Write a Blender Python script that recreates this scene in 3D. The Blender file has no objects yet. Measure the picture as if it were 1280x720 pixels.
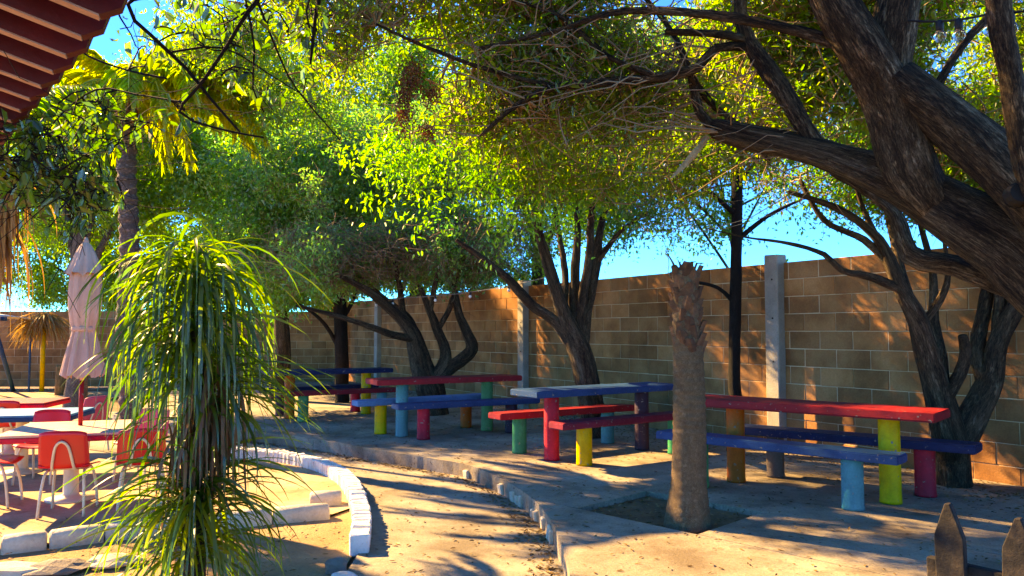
import bpy, bmesh, math, random
import numpy as np
from mathutils import Vector, Matrix

# ------------------------------------------------------------------ camera, sky, sun, exposure
scene = bpy.context.scene
col = scene.collection
R = math.radians
CAM_Z, PITCH, FOC = 1.35, math.atan(54 / 960), 960.0
cam = bpy.data.cameras.new("camera")
cam.sensor_width = 36.0
cam.lens = 27.0
cam.clip_start, cam.clip_end = 0.05, 600
cam_o = bpy.data.objects.new("camera", cam)
col.objects.link(cam_o)
cam_o.location = (0, 0, CAM_Z)
cam_o.rotation_euler = (R(90) + PITCH, 0, 0)
scene.camera = cam_o

SUN_AZ = R(-56)      # clockwise from +Y: the sun stands ahead and to the left
SUN_EL = R(33)
world = bpy.data.worlds.new("World")
scene.world = world
world.use_nodes = True
wn, wl = world.node_tree.nodes, world.node_tree.links
sky = wn.new("ShaderNodeTexSky")
sky.sky_type = 'NISHITA'
sky.sun_disc = False
sky.sun_elevation = SUN_EL
sky.sun_rotation = SUN_AZ % (2 * math.pi)
sky.altitude = 4500
sky.air_density = 1.0
sky.dust_density = 0.0
sky.ozone_density = 5.0
hs = wn.new("ShaderNodeHueSaturation")
hs.inputs['Saturation'].default_value = 2.1
hs.inputs['Hue'].default_value = 0.517
wl.new(sky.outputs[0], hs.inputs['Color'])
bg = wn['Background']
bg.inputs[1].default_value = 0.15
wl.new(hs.outputs[0], bg.inputs[0])

sun = bpy.data.lights.new("sun", 'SUN')
sun.energy = 3.7
sun.angle = R(0.53)
sun.color = (1.0, 0.80, 0.50)
sun_o = bpy.data.objects.new("sun", sun)
col.objects.link(sun_o)
to_sun = Vector((math.sin(SUN_AZ) * math.cos(SUN_EL), math.cos(SUN_AZ) * math.cos(SUN_EL), math.sin(SUN_EL)))
sun_o.rotation_euler = (-to_sun).to_track_quat('-Z', 'Y').to_euler()
sun_o.location = (0, 0, 20)

scene.view_settings.view_transform = 'Standard'
scene.view_settings.look = 'None'
scene.view_settings.exposure = 2.78
scene.view_settings.gamma = 1.0
scene.view_settings.use_white_balance = True
scene.view_settings.white_balance_temperature = 12500
scene.view_settings.white_balance_tint = 13
scene.render.engine = 'CYCLES'
scene.cycles.use_denoising = True
scene.cycles.max_bounces = 12
scene.cycles.diffuse_bounces = 7
scene.cycles.transmission_bounces = 8
scene.cycles.caustics_reflective = False
scene.cycles.caustics_refractive = False
scene.cycles.sample_clamp_indirect = 6.0

# ------------------------------------------------------------------ helpers
def at(px, py, Y):
    """A point seen at (px, py) of the 1280 x 720 photograph, Y metres ahead."""
    x, y = (px - 640) / FOC, -(py - 360) / FOC
    d = Vector((x, math.cos(PITCH) - y * math.sin(PITCH), math.sin(PITCH) + y * math.cos(PITCH)))
    k = Y / d.y
    return Vector((d.x * k, Y, CAM_Z + d.z * k))

def gr(px, py, z=0.0):
    """The point of the level z seen at (px, py)."""
    x, y = (px - 640) / FOC, -(py - 360) / FOC
    d = Vector((x, math.cos(PITCH) - y * math.sin(PITCH), math.sin(PITCH) + y * math.cos(PITCH)))
    k = (z - CAM_Z) / d.z
    return Vector((d.x * k, d.y * k, z))

def tag(o, label=None, cat=None, group=None, kind=None):
    if label: o['label'] = label
    if cat: o['category'] = cat
    if group: o['group'] = group
    if kind: o['kind'] = kind
    return o

def empty(name, loc=(0, 0, 0), rz=0.0, **kw):
    o = bpy.data.objects.new(name, None)
    col.objects.link(o)
    o.location = loc
    o.rotation_euler = (0, 0, rz)
    o.empty_display_size = 0.1
    return tag(o, **kw)

def link(name, me, mat=None, parent=None, loc=None, rot=None):
    o = bpy.data.objects.new(name, me)
    col.objects.link(o)
    if mat is not None and not me.materials:
        me.materials.append(mat)
    o.parent = parent
    if loc is not None: o.location = loc
    if rot is not None: o.rotation_euler = rot
    return o

class MB:
    def __init__(self): self.v, self.f, self.c = [], [], {}
    def add(self, vs, fs):
        n = len(self.v)
        self.v += [tuple(p) for p in vs]
        self.f += [tuple(i + n for i in f) for f in fs]
        return self
    def box(self, c, s, rot=None):
        c = Vector(c); hx, hy, hz = s[0] / 2, s[1] / 2, s[2] / 2
        vs = [Vector((x, y, z)) for x in (-hx, hx) for y in (-hy, hy) for z in (-hz, hz)]
        if rot is not None: vs = [rot @ v for v in vs]
        return self.add([c + v for v in vs], [(0, 1, 3, 2), (4, 6, 7, 5), (0, 4, 5, 1), (2, 3, 7, 6), (0, 2, 6, 4), (1, 5, 7, 3)])
    def bar(self, a, b, w, h):
        a, b = Vector(a), Vector(b)
        d = b - a
        q = d.to_track_quat('X', 'Z').to_matrix()
        return self.box((a + b) / 2, (d.length, w, h), q)
    def tube(self, pts, rads, sides=8, step=None, bump=0.0, seed=0, cap=True):
        pts = [Vector(p) for p in pts]
        if not hasattr(rads, '__len__'): rads = [rads] * len(pts)
        if step:
            P_, R_ = [], []
            n = len(pts)
            for i in range(n - 1):
                p0, p1, p2, p3 = pts[max(i - 1, 0)], pts[i], pts[i + 1], pts[min(i + 2, n - 1)]
                k = max(2, int((p2 - p1).length / step))
                for j in range(k):
                    t = j / k
                    P_.append(0.5 * ((2 * p1) + (p2 - p0) * t + (2 * p0 - 5 * p1 + 4 * p2 - p3) * t * t + (3 * p1 - p0 - 3 * p2 + p3) * t ** 3))
                    R_.append(rads[i] * (1 - t) + rads[i + 1] * t)
            P_.append(pts[-1]); R_.append(rads[-1])
            pts, rads = P_, R_
        n = len(pts)
        rnd = random.Random(seed)
        ph = [rnd.uniform(0, 6.28) for _ in range(8)]
        nrm = None
        vs, fs = [], []
        acc = run = 0.0
        rm = max(rads)
        off = rnd.uniform(0, 9)
        base_n = len(self.v)
        for i in range(n):
            t = (pts[min(i + 1, n - 1)] - pts[max(i - 1, 0)])
            if t.length < 1e-9: t = Vector((0, 0, 1))
            t.normalize()
            if nrm is None:
                nrm = t.orthogonal().normalized()
            else:
                nrm = (nrm - t * nrm.dot(t))
                nrm = nrm.normalized() if nrm.length > 1e-6 else t.orthogonal().normalized()
            bn = t.cross(nrm)
            if i: acc += (pts[i] - pts[i - 1]).length / max(rads[i], 1e-4); run += (pts[i] - pts[i - 1]).length
            for s in range(sides):
                a = 2 * math.pi * s / sides
                r = rads[i]
                if bump:
                    r *= 1 + bump * (math.sin(2 * a + ph[0] + acc * .35) * .6 + math.sin(3 * a + ph[1] - acc * .22) * .5 + math.sin(acc * .9 + ph[2] + a) * .45
                                     + math.sin(5 * a + ph[3] + acc * .13) * .45 + rnd.uniform(-.25, .25))
                self.c[base_n + len(vs)] = (math.cos(a) * rm + off, math.sin(a) * rm, run)
                vs.append(pts[i] + (nrm * math.cos(a) + bn * math.sin(a)) * r)
        for i in range(n - 1):
            for s in range(sides):
                s2 = (s + 1) % sides
                fs.append((i * sides + s, i * sides + s2, (i + 1) * sides + s2, (i + 1) * sides + s))
        if cap:
            fs.append(tuple(range(sides))[::-1])
            fs.append(tuple((n - 1) * sides + s for s in range(sides)))
        return self.add(vs, fs)
    def lathe(self, prof, sides=16, c=(0, 0, 0)):
        vs, fs = [], []
        for r, z in prof:
            for s in range(sides):
                a = 2 * math.pi * s / sides
                vs.append((c[0] + r * math.cos(a), c[1] + r * math.sin(a), c[2] + z))
        for i in range(len(prof) - 1):
            for s in range(sides):
                s2 = (s + 1) % sides
                fs.append((i * sides + s, i * sides + s2, (i + 1) * sides + s2, (i + 1) * sides + s))
        fs.append(tuple(range(sides))[::-1])
        fs.append(tuple((len(prof) - 1) * sides + s for s in range(sides)))
        return self.add(vs, fs)
    def mesh(self, name, mat=None, smooth=False):
        me = bpy.data.meshes.new(name)
        me.from_pydata(self.v, [], self.f)
        me.update()
        if smooth: me.polygons.foreach_set('use_smooth', [True] * len(me.polygons))
        if mat is not None: me.materials.append(mat)
        if mat is not None and ('bark' in mat.name or 'palm' in mat.name):
            at_ = me.attributes.new('bark_co', 'FLOAT_VECTOR', 'POINT')
            at_.data.foreach_set('vector', [x for k, p in enumerate(self.v) for x in self.c.get(k, p)])
        return me
    def build(self, name, mat, parent=None, smooth=False, loc=None, rot=None):
        return link(name, self.mesh(name, mat, smooth), None, parent, loc, rot)

def np_mesh(name, V, F, mat, parent=None, smooth=False):
    me = bpy.data.meshes.new(name)
    V = np.ascontiguousarray(V, dtype=np.float32).reshape(-1, 3)
    F = np.ascontiguousarray(F, dtype=np.int32)
    k = F.shape[1]
    me.vertices.add(len(V)); me.vertices.foreach_set('co', V.ravel())
    me.loops.add(F.size); me.loops.foreach_set('vertex_index', F.ravel())
    me.polygons.add(len(F)); me.polygons.foreach_set('loop_start', np.arange(0, F.size, k, dtype=np.int32))
    if smooth: me.polygons.foreach_set('use_smooth', np.ones(len(F), dtype=bool))
    me.materials.append(mat)
    me.update(calc_edges=True)
    o = link(name, me, None, parent)
    return o

def soft_box(name, size, mat, bevel=0.008, jitter=0.0, seed=0, segs=1):
    bm = bmesh.new()
    bmesh.ops.create_cube(bm, size=1.0)
    bmesh.ops.scale(bm, vec=size, verts=bm.verts)
    bmesh.ops.bevel(bm, geom=list(bm.edges), offset=bevel, segments=segs, affect='EDGES', profile=0.6)
    rnd = random.Random(seed)
    if jitter:
        for v in bm.verts: v.co += Vector((rnd.uniform(-1, 1), rnd.uniform(-1, 1), rnd.uniform(-1, 1))) * jitter
    me = bpy.data.meshes.new(name)
    bm.to_mesh(me); bm.free()
    me.materials.append(mat)
    return me

# ------------------------------------------------------------------ materials
def nodes(name):
    m = bpy.data.materials.new(name)
    m.use_nodes = True
    nt = m.node_tree
    return m, nt.nodes, nt.links, nt.nodes['Principled BSDF']

def N(n, kind, **kw):
    x = n.new(kind)
    for k, v in kw.items():
        if k in x.inputs: x.inputs[k].default_value = v
        else: setattr(x, k, v)
    return x

def ramp(n, stops):
    r = n.new('ShaderNodeValToRGB')
    e = r.color_ramp.elements
    while len(e) < len(stops): e.new(0.5)
    for i, (p, c) in enumerate(stops):
        e[i].position = p
        e[i].color = (*c, 1) if len(c) == 3 else c
    return r

def surf(name, stops, scale=3.0, rough=0.85, bump=0.3, bscale=40.0, detail=6, grain=0.25, spec=0.3, rnd_mix=None, dist=0.02, speck=None, stain=None):
    """noise-mottled surface: stops colour a large noise, a fine noise adds grain and relief"""
    m, n, l, b = nodes(name)
    tc = n.new('ShaderNodeTexCoord')
    geo = n.new('ShaderNodeNewGeometry')
    a = N(n, 'ShaderNodeTexNoise', Scale=scale, Detail=detail, Roughness=0.62)
    l.new(geo.outputs['Position'], a.inputs['Vector'])
    r = ramp(n, stops)
    l.new(a.outputs['Fac'], r.inputs['Fac'])
    f = N(n, 'ShaderNodeTexNoise', Scale=bscale, Detail=5.0, Roughness=0.7)
    l.new(geo.outputs['Position'], f.inputs['Vector'])
    mx = N(n, 'ShaderNodeMix', data_type='RGBA', blend_type='OVERLAY')
    mx.inputs[0].default_value = grain
    l.new(r.outputs[0], mx.inputs[6]); l.new(f.outputs['Fac'], mx.inputs[7])
    out = mx.outputs[2]
    if rnd_mix:
        src = n.new('ShaderNodeObjectInfo').outputs['Random'] if rnd_mix[0] == 'object' else geo.outputs['Random Per Island']
        rr = ramp(n, rnd_mix[1])
        l.new(src, rr.inputs['Fac'])
        m2 = N(n, 'ShaderNodeMix', data_type='RGBA', blend_type='MULTIPLY')
        m2.inputs[0].default_value = 1.0
        l.new(out, m2.inputs[6]); l.new(rr.outputs[0], m2.inputs[7])
        out = m2.outputs[2]
    if speck:
        v = N(n, 'ShaderNodeTexNoise', Scale=speck[0], Detail=3.0, Roughness=0.5)
        l.new(geo.outputs['Position'], v.inputs['Vector'])
        vr = ramp(n, [(speck[1], (0, 0, 0)), (min(1, speck[1] + .06), (1, 1, 1))])
        l.new(v.outputs['Fac'], vr.inputs['Fac'])
        m3 = N(n, 'ShaderNodeMix', data_type='RGBA')
        l.new(vr.outputs[0], m3.inputs[0]); l.new(out, m3.inputs[6])
        m3.inputs[7].default_value = (*speck[2], 1)
        out = m3.outputs[2]
    if stain:
        q = N(n, 'ShaderNodeTexNoise', Scale=stain[0], Detail=8.0, Roughness=0.7, Distortion=0.5)
        l.new(geo.outputs['Position'], q.inputs['Vector'])
        qr = ramp(n, [(stain[1], (0, 0, 0)), (stain[1] + stain[3], (.8, .8, .8))])
        l.new(q.outputs['Fac'], qr.inputs['Fac'])
        m4 = N(n, 'ShaderNodeMix', data_type='RGBA')
        l.new(qr.outputs[0], m4.inputs[0]); l.new(out, m4.inputs[6])
        m4.inputs[7].default_value = (*stain[2], 1)
        out = m4.outputs[2]
    l.new(out, b.inputs['Base Color'])
    b.inputs['Roughness'].default_value = rough
    b.inputs['Specular IOR Level'].default_value = spec
    if bump:
        bp = N(n, 'ShaderNodeBump', Strength=bump, Distance=dist)
        l.new(f.outputs['Fac'], bp.inputs['Height'])
        l.new(bp.outputs[0], b.inputs['Normal'])
    return m

def paint(name, c, rough=0.6, worn=(0.22, 0.18, 0.14)):
    """brushed gloss paint, a little dusty, chipped in places"""
    d = tuple(x * 0.72 for x in c)
    return surf(name, [(0.3, d), (0.6, c), (0.8, tuple(min(1, x * 1.12 + .01) for x in c))], scale=6, rough=rough, bump=0.22, bscale=55, grain=0.35, spec=0.22,
                dist=0.008, speck=(30, 0.655, worn))

def bark(name, stops, scale=9.0, zs=0.3, bump=0.9, fur=0.6):
    """bark in coordinates that follow the limb: long plates, dark furrows, fine grain"""
    m, n, l, b = nodes(name)
    tc = N(n, 'ShaderNodeAttribute', attribute_name='bark_co')
    mp = n.new('ShaderNodeMapping'); mp.inputs['Scale'].default_value = (1, 1, zs)
    l.new(tc.outputs['Vector'], mp.inputs['Vector'])
    a = N(n, 'ShaderNodeTexNoise', Scale=scale * .6, Detail=8.0, Roughness=0.68, Distortion=0.4)
    v = N(n, 'ShaderNodeTexVoronoi', Scale=scale * 2.4, feature='DISTANCE_TO_EDGE')
    w = N(n, 'ShaderNodeTexNoise', Scale=scale * 7, Detail=7.0, Roughness=0.72)
    l.new(mp.outputs[0], a.inputs['Vector']); l.new(mp.outputs[0], w.inputs['Vector'])
    ad = N(n, 'ShaderNodeMix', data_type='RGBA'); ad.inputs[0].default_value = 0.10
    l.new(mp.outputs[0], ad.inputs[6]); l.new(w.outputs['Color'], ad.inputs[7])
    l.new(ad.outputs[2], v.inputs['Vector'])
    su = N(n, 'ShaderNodeMix', data_type='FLOAT'); su.inputs[0].default_value = 0.45
    l.new(a.outputs['Fac'], su.inputs[2]); l.new(w.outputs['Fac'], su.inputs[3])
    r = ramp(n, stops)
    l.new(su.outputs[0], r.inputs['Fac'])
    vr = ramp(n, [(0.0, (.22, .2, .18)), (0.2, (1, 1, 1))])
    l.new(v.outputs['Distance'], vr.inputs['Fac'])
    mx = N(n, 'ShaderNodeMix', data_type='RGBA', blend_type='MULTIPLY'); mx.inputs[0].default_value = fur
    l.new(r.outputs[0], mx.inputs[6]); l.new(vr.outputs[0], mx.inputs[7])
    l.new(mx.outputs[2], b.inputs['Base Color'])
    hm = N(n, 'ShaderNodeMath', operation='ADD')
    l.new(vr.outputs[0], hm.inputs[0]); l.new(w.outputs['Fac'], hm.inputs[1])
    bp = N(n, 'ShaderNodeBump', Strength=bump, Distance=0.025)
    l.new(hm.outputs[0], bp.inputs['Height']); l.new(bp.outputs[0], b.inputs['Normal'])
    b.inputs['Roughness'].default_value = 0.9
    b.inputs['Specular IOR Level'].default_value = 0.2
    return m

def leaf(name, stops, trans, tfac=0.5, rough=0.4, gloss=0.06, clump=1.4):
    """thin leaf: diffuse above, translucent against the light, a waxy sheen; every leaf its own shade"""
    m, n, l, b = nodes(name)
    n.remove(b)
    out = n['Material Output']
    geo = n.new('ShaderNodeNewGeometry')
    no = N(n, 'ShaderNodeTexNoise', Scale=clump, Detail=2.0)
    l.new(geo.outputs['Position'], no.inputs['Vector'])
    ad = N(n, 'ShaderNodeMath', operation='MULTIPLY_ADD'); ad.inputs[1].default_value = 0.6
    l.new(geo.outputs['Random Per Island'], ad.inputs[0])
    sb = N(n, 'ShaderNodeMath', operation='SUBTRACT'); sb.inputs[1].default_value = 0.3
    l.new(no.outputs['Fac'], sb.inputs[0]); l.new(sb.outputs[0], ad.inputs[2])
    r = ramp(n, stops)
    l.new(ad.outputs[0], r.inputs['Fac'])
    r2 = ramp(n, trans)
    l.new(ad.outputs[0], r2.inputs['Fac'])
    df = n.new('ShaderNodeBsdfDiffuse'); tr = n.new('ShaderNodeBsdfTranslucent'); gl = N(n, 'ShaderNodeBsdfGlossy', Roughness=rough)
    l.new(r.outputs[0], df.inputs['Color']); l.new(r2.outputs[0], tr.inputs['Color'])
    m1 = n.new('ShaderNodeMixShader'); m1.inputs[0].default_value = tfac
    l.new(df.outputs[0], m1.inputs[1]); l.new(tr.outputs[0], m1.inputs[2])
    m2 = n.new('ShaderNodeMixShader'); m2.inputs[0].default_value = gloss
    l.new(m1.outputs[0], m2.inputs[1]); l.new(gl.outputs[0], m2.inputs[2])
    l.new(m2.outputs[0], out.inputs['Surface'])
    return m

M = {}
M['dirt'] = surf('bare_dirt', [(.3, (.12, .075, .04)), (.55, (.20, .13, .07)), (.75, (.28, .19, .10))], scale=1.3, bump=.7, bscale=28, rough=.95, grain=.45, spec=.1, dist=.03)
M['sand'] = surf('sandy_bed', [(.3, (.26, .16, .08)), (.6, (.36, .23, .12)), (.8, (.42, .29, .16))], scale=2.2, bump=.6, bscale=40, rough=.95, grain=.4, spec=.1)
M['slab'] = surf('slab_concrete', [(.36, (.16, .118, .076)), (.48, (.265, .21, .145)), (.56, (.32, .26, .185)), (.66, (.40, .33, .235))], scale=1.6, bump=.6, bscale=55, rough=.9, grain=.6, spec=.2, detail=9, dist=.01, speck=(26, .64, (.12, .09, .06)), stain=(3.2, .52, (.17, .125, .08), .16))
M['path'] = surf('path_concrete', [(.36, (.15, .115, .078)), (.48, (.24, .195, .14)), (.56, (.29, .235, .17)), (.66, (.36, .295, .215))], scale=1.9, bump=.6, bscale=60, rough=.9, grain=.55, spec=.2, detail=9, dist=.01, speck=(30, .66, (.13, .10, .07)), stain=(3.6, .53, (.20, .145, .09), .16))
M['patio'] = surf('patio_concrete', stain=(3.0, .53, (.25, .15, .07), .15), stops=[(.36, (.27, .17, .085)), (.5, (.40, .27, .145)), (.64, (.48, .35, .21))], scale=1.7, bump=.5, bscale=50, rough=.9, grain=.5, spec=.2, detail=8, dist=.01)
blk = [(.36, (.25, .105, .040)), (.5, (.35, .155, .060)), (.64, (.43, .205, .085))]
M['block'] = surf('wall_block', blk, scale=2.2, bump=.5, bscale=60, rough=.92, grain=.4, spec=.15, dist=.008, rnd_mix=('object', [(0, (.62, .60, .58)), (.5, (.92, .91, .9)), (1, (1.10, 1.06, 1.0))]))
M['block_mass'] = surf('wall_block_joined', blk, scale=2.2, bump=.5, bscale=60, rough=.92, grain=.4, spec=.15, dist=.008, rnd_mix=('island', [(0, (.62, .60, .58)), (.5, (.92, .91, .9)), (1, (1.10, 1.06, 1.0))]))
M['mortar'] = surf('mortar', [(.3, (.46, .32, .18)), (.7, (.60, .45, .28))], scale=5, bump=.4, bscale=90, rough=.95)
M['post'] = surf('post_concrete', [(.3, (.23, .20, .16)), (.6, (.33, .295, .24)), (.8, (.39, .35, .29))], scale=4, bump=.4, bscale=70, rough=.9, grain=.4)
M['gate'] = surf('dark_planks', [(.3, (.02, .016, .012)), (.7, (.05, .04, .03))], scale=5, bump=.4, bscale=30)
RED, BLUE, NAVY = (.33, .012, .018), (.003, .055, .15), (.004, .018, .07)
M['red'] = paint('red_paint', RED)
M['maroon'] = paint('maroon_paint', (.26, .015, .03))
M['blue'] = paint('blue_paint', BLUE)
M['navy'] = paint('navy_paint', NAVY)
M['sky_blue'] = paint('light_blue_paint', (.03, .22, .42))
M['orange'] = paint('orange_paint', (.62, .105, .008))
M['yellow'] = paint('yellow_paint', (.76, .42, .005))
M['cyan'] = paint('cyan_paint', (.003, .26, .27))
M['green'] = paint('green_paint', (.008, .26, .10))
M['pink'] = paint('pink_red_paint', (.60, .015, .032))
M['purple'] = paint('dark_purple_paint', (.045, .02, .035))
M['grey'] = paint('grey_brown_paint', (.10, .075, .06))
M['white'] = surf('white_painted_brick', [(.3, (.52, .47, .40)), (.55, (.72, .68, .60)), (.8, (.80, .76, .68))], scale=9, bump=.35, bscale=60, rough=.8, grain=.3, dist=.01, speck=(22, .68, (.40, .30, .2)))
M['kerb'] = surf('cream_kerb', [(.3, (.46, .37, .25)), (.55, (.60, .50, .35)), (.8, (.68, .58, .42))], scale=5, bump=.4, bscale=50, rough=.85, grain=.35)
M['stone'] = surf('grey_stone', [(.3, (.14, .11, .09)), (.7, (.28, .23, .18))], scale=6, bump=.6, bscale=40)
M['bark'] = bark('brown_bark', [(.40, (.035, .02, .012)), (.5, (.12, .076, .044)), (.60, (.28, .19, .115))], scale=13, zs=.25, fur=.5)
M['bark_front'] = bark('rough_brown_bark', [(.40, (.018, .010, .006)), (.47, (.075, .045, .023)), (.53, (.17, .11, .06)), (.60, (.36, .26, .16))], scale=13, zs=.22, bump=1.0, fur=.8)
M['bark_dark'] = bark('dark_bark', [(.3, (.014, .011, .010)), (.55, (.035, .027, .022)), (.8, (.075, .06, .048))], scale=14)
M['bark_tan'] = bark('smooth_tan_bark', [(.3, (.20, .10, .035)), (.6, (.32, .17, .06)), (.8, (.38, .22, .09))], scale=7, bump=.3)
M['hollow'] = surf('hollow_dark', [(.3, (.004, .003, .002)), (.7, (.012, .008, .005))], scale=8)  # the darkness inside the hollow is put into this colour
M['split'] = surf('split_wood', [(.3, (.32, .17, .07)), (.7, (.50, .30, .14))], scale=20, bump=.6, bscale=60)
M['twig'] = surf('dry_twig', [(.3, (.16, .095, .05)), (.6, (.28, .19, .11)), (.8, (.38, .28, .17))], scale=4, bump=0, rough=.9)
M['palm'] = bark('palm_trunk', [(.3, (.16, .095, .05)), (.5, (.27, .175, .095)), (.75, (.38, .26, .15))], scale=16, zs=.9, bump=.7)
M['palm_grey'] = bark('grey_palm_trunk', [(.3, (.12, .09, .07)), (.5, (.24, .19, .155)), (.75, (.36, .30, .25))], scale=9, zs=1.6, bump=.8)
M['boot'] = surf('palm_leaf_base', [(.3, (.10, .045, .022)), (.6, (.20, .10, .05)), (.8, (.30, .17, .09))], scale=14, bump=.7, bscale=80, rnd_mix=('object', [(0, (.55, .5, .5)), (1, (1.15, 1.1, 1.05))]))
M['thatch'] = leaf('dry_thatch', [(.2, (.24, .13, .04)), (.8, (.40, .25, .09))], [(.2, (.5, .24, .04)), (.8, (.7, .42, .1))], tfac=.3, gloss=.02)
M['deadleaf'] = leaf('dead_strap_leaf', [(.2, (.12, .06, .025)), (.8, (.27, .16, .075))], [(.2, (.25, .1, .03)), (.8, (.4, .22, .08))], tfac=.25, gloss=.02)
M['litter'] = leaf('fallen_leaf', [(.1, (.06, .035, .016)), (.5, (.17, .10, .045)), (.9, (.36, .24, .10))], [(.2, (.2, .1, .03)), (.8, (.4, .25, .06))], tfac=.15, gloss=.02)
G_ = lambda *a: [(p, c) for p, c in a]
M['leaf_front'] = leaf('leaf_olive', G_((.1, (.03, .075, .008)), (.5, (.07, .13, .012)), (.9, (.13, .17, .018))), G_((.1, (.10, .36, .008)), (.5, (.26, .56, .012)), (.9, (.60, .70, .02))), tfac=.58)
M['leaf_mid'] = leaf('leaf_green', G_((.1, (.02, .07, .014)), (.5, (.045, .13, .02)), (.9, (.09, .18, .022))), G_((.1, (.06, .34, .02)), (.5, (.16, .56, .02)), (.9, (.36, .68, .02))), tfac=.53)
M['leaf_bush'] = leaf('leaf_blue_green', G_((.1, (.03, .12, .035)), (.5, (.065, .20, .045)), (.9, (.12, .25, .045))), G_((.1, (.10, .55, .08)), (.5, (.22, .75, .08)), (.9, (.50, .85, .05))), tfac=.55, gloss=.10, rough=.5)
M['leaf_far'] = leaf('leaf_far', G_((.1, (.03, .10, .014)), (.5, (.06, .15, .018)), (.9, (.12, .20, .02))), G_((.1, (.12, .50, .015)), (.5, (.30, .68, .015)), (.9, (.60, .80, .02))), tfac=.5, clump=.7)
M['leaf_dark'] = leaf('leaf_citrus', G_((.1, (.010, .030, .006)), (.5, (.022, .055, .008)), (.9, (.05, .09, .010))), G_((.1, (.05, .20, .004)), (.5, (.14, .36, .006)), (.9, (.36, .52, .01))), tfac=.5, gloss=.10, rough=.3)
M['leaf_sunlit'] = leaf('leaf_sunlit', G_((.1, (.05, .15, .012)), (.9, (.10, .22, .015))), G_((.1, (.14, .62, .015)), (.9, (.44, .80, .02))), tfac=.6)  # tips in the sun: their brightness is put into the leaf colour
M['strap'] = leaf('strap_leaf', G_((.1, (.012, .042, .006)), (.5, (.026, .075, .008)), (.9, (.06, .12, .010))), G_((.1, (.05, .17, .004)), (.5, (.14, .33, .006)), (.9, (.42, .56, .012))), tfac=.55, gloss=.05, rough=.35)
M['frond'] = leaf('yellow_palm_leaflet', G_((.1, (.22, .30, .02)), (.9, (.40, .36, .02))), G_((.1, (.50, .78, .015)), (.9, (.88, .86, .02))), tfac=.62, gloss=.04)
M['rib'] = surf('palm_midrib', [(.3, (.30, .30, .03)), (.7, (.48, .40, .05))], scale=8, bump=0)
M['seed'] = leaf('brown_seed', G_((.1, (.10, .03, .012)), (.9, (.22, .075, .03))), G_((.1, (.2, .05, .01)), (.9, (.3, .1, .02))), tfac=.2, gloss=.02)
M['plastic'] = surf('red_plastic', [(.3, (.58, .004, .010)), (.7, (.72, .008, .014))], scale=2, rough=.35, bump=.05, bscale=30, grain=.06, spec=.5)
M['plastic_pink'] = surf('faded_pink_plastic', [(.3, (.55, .06, .10)), (.7, (.66, .10, .14))], scale=2, rough=.45, bump=.05, bscale=30, grain=.06)
M['cream_tube'] = surf('cream_metal_tube', [(.3, (.58, .46, .28)), (.7, (.70, .58, .38))], scale=6, rough=.35, bump=0, grain=.1, spec=.5)
M['tabletop'] = surf('worn_pink_tabletop', [(.3, (.50, .27, .19)), (.55, (.62, .38, .27)), (.8, (.68, .46, .34))], scale=4, rough=.5, bump=.15, bscale=40, grain=.2)
M['canvas'] = surf('faded_pink_canvas', [(.3, (.46, .27, .20)), (.6, (.58, .37, .28)), (.8, (.64, .44, .34))], scale=3, rough=.9, bump=.15, bscale=120, grain=.15, spec=.1, dist=.004)
M['white_sheet'] = surf('white_sheet', [(.3, (.72, .72, .72)), (.7, (.82, .82, .82))], scale=2, bump=.1)
M['roof'] = surf('maroon_timber', [(.3, (.075, .006, .008)), (.7, (.14, .010, .012))], scale=4, rough=.55, bump=.2, bscale=40, grain=.25)
M['rafter_bounce'] = surf('rafter_bounce_light', [(.3, (.36, .20, .16)), (.7, (.50, .30, .24))], scale=9, rough=.7, bump=.1)  # bounced light on the rafter undersides, put into a paler pink
M['fence'] = surf('weathered_picket', [(.38, (.007, .005, .004)), (.5, (.016, .012, .009)), (.62, (.045, .030, .018))], scale=9, rough=.85, bump=.25, bscale=90, grain=.3)
M['wire'] = surf('black_wire', [(.3, (.012, .012, .012)), (.7, (.02, .02, .02))], scale=4, bump=0, rough=.6)
M['wire_white'] = surf('pale_cord', [(.3, (.16, .14, .12)), (.7, (.24, .21, .18))], scale=4, bump=0, rough=.6)
gm, gn, gl_, gb = nodes('bulb_glass')
gb.inputs['Transmission Weight'].default_value = 1.0
gb.inputs['Roughness'].default_value = 0.03
gb.inputs['IOR'].default_value = 1.45
gb.inputs['Base Color'].default_value = (.97, .95, .88, 1)
M['glass'] = gm
M['opal'] = surf('opal_bulb', [(.3, (.78, .74, .66)), (.7, (.84, .80, .72))], scale=3, bump=0, rough=.3)

# ------------------------------------------------------------------ foliage machinery
rng = np.random.default_rng(7)

def unit(a):
    return a / np.maximum(np.linalg.norm(a, axis=-1, keepdims=True), 1e-9)

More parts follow.
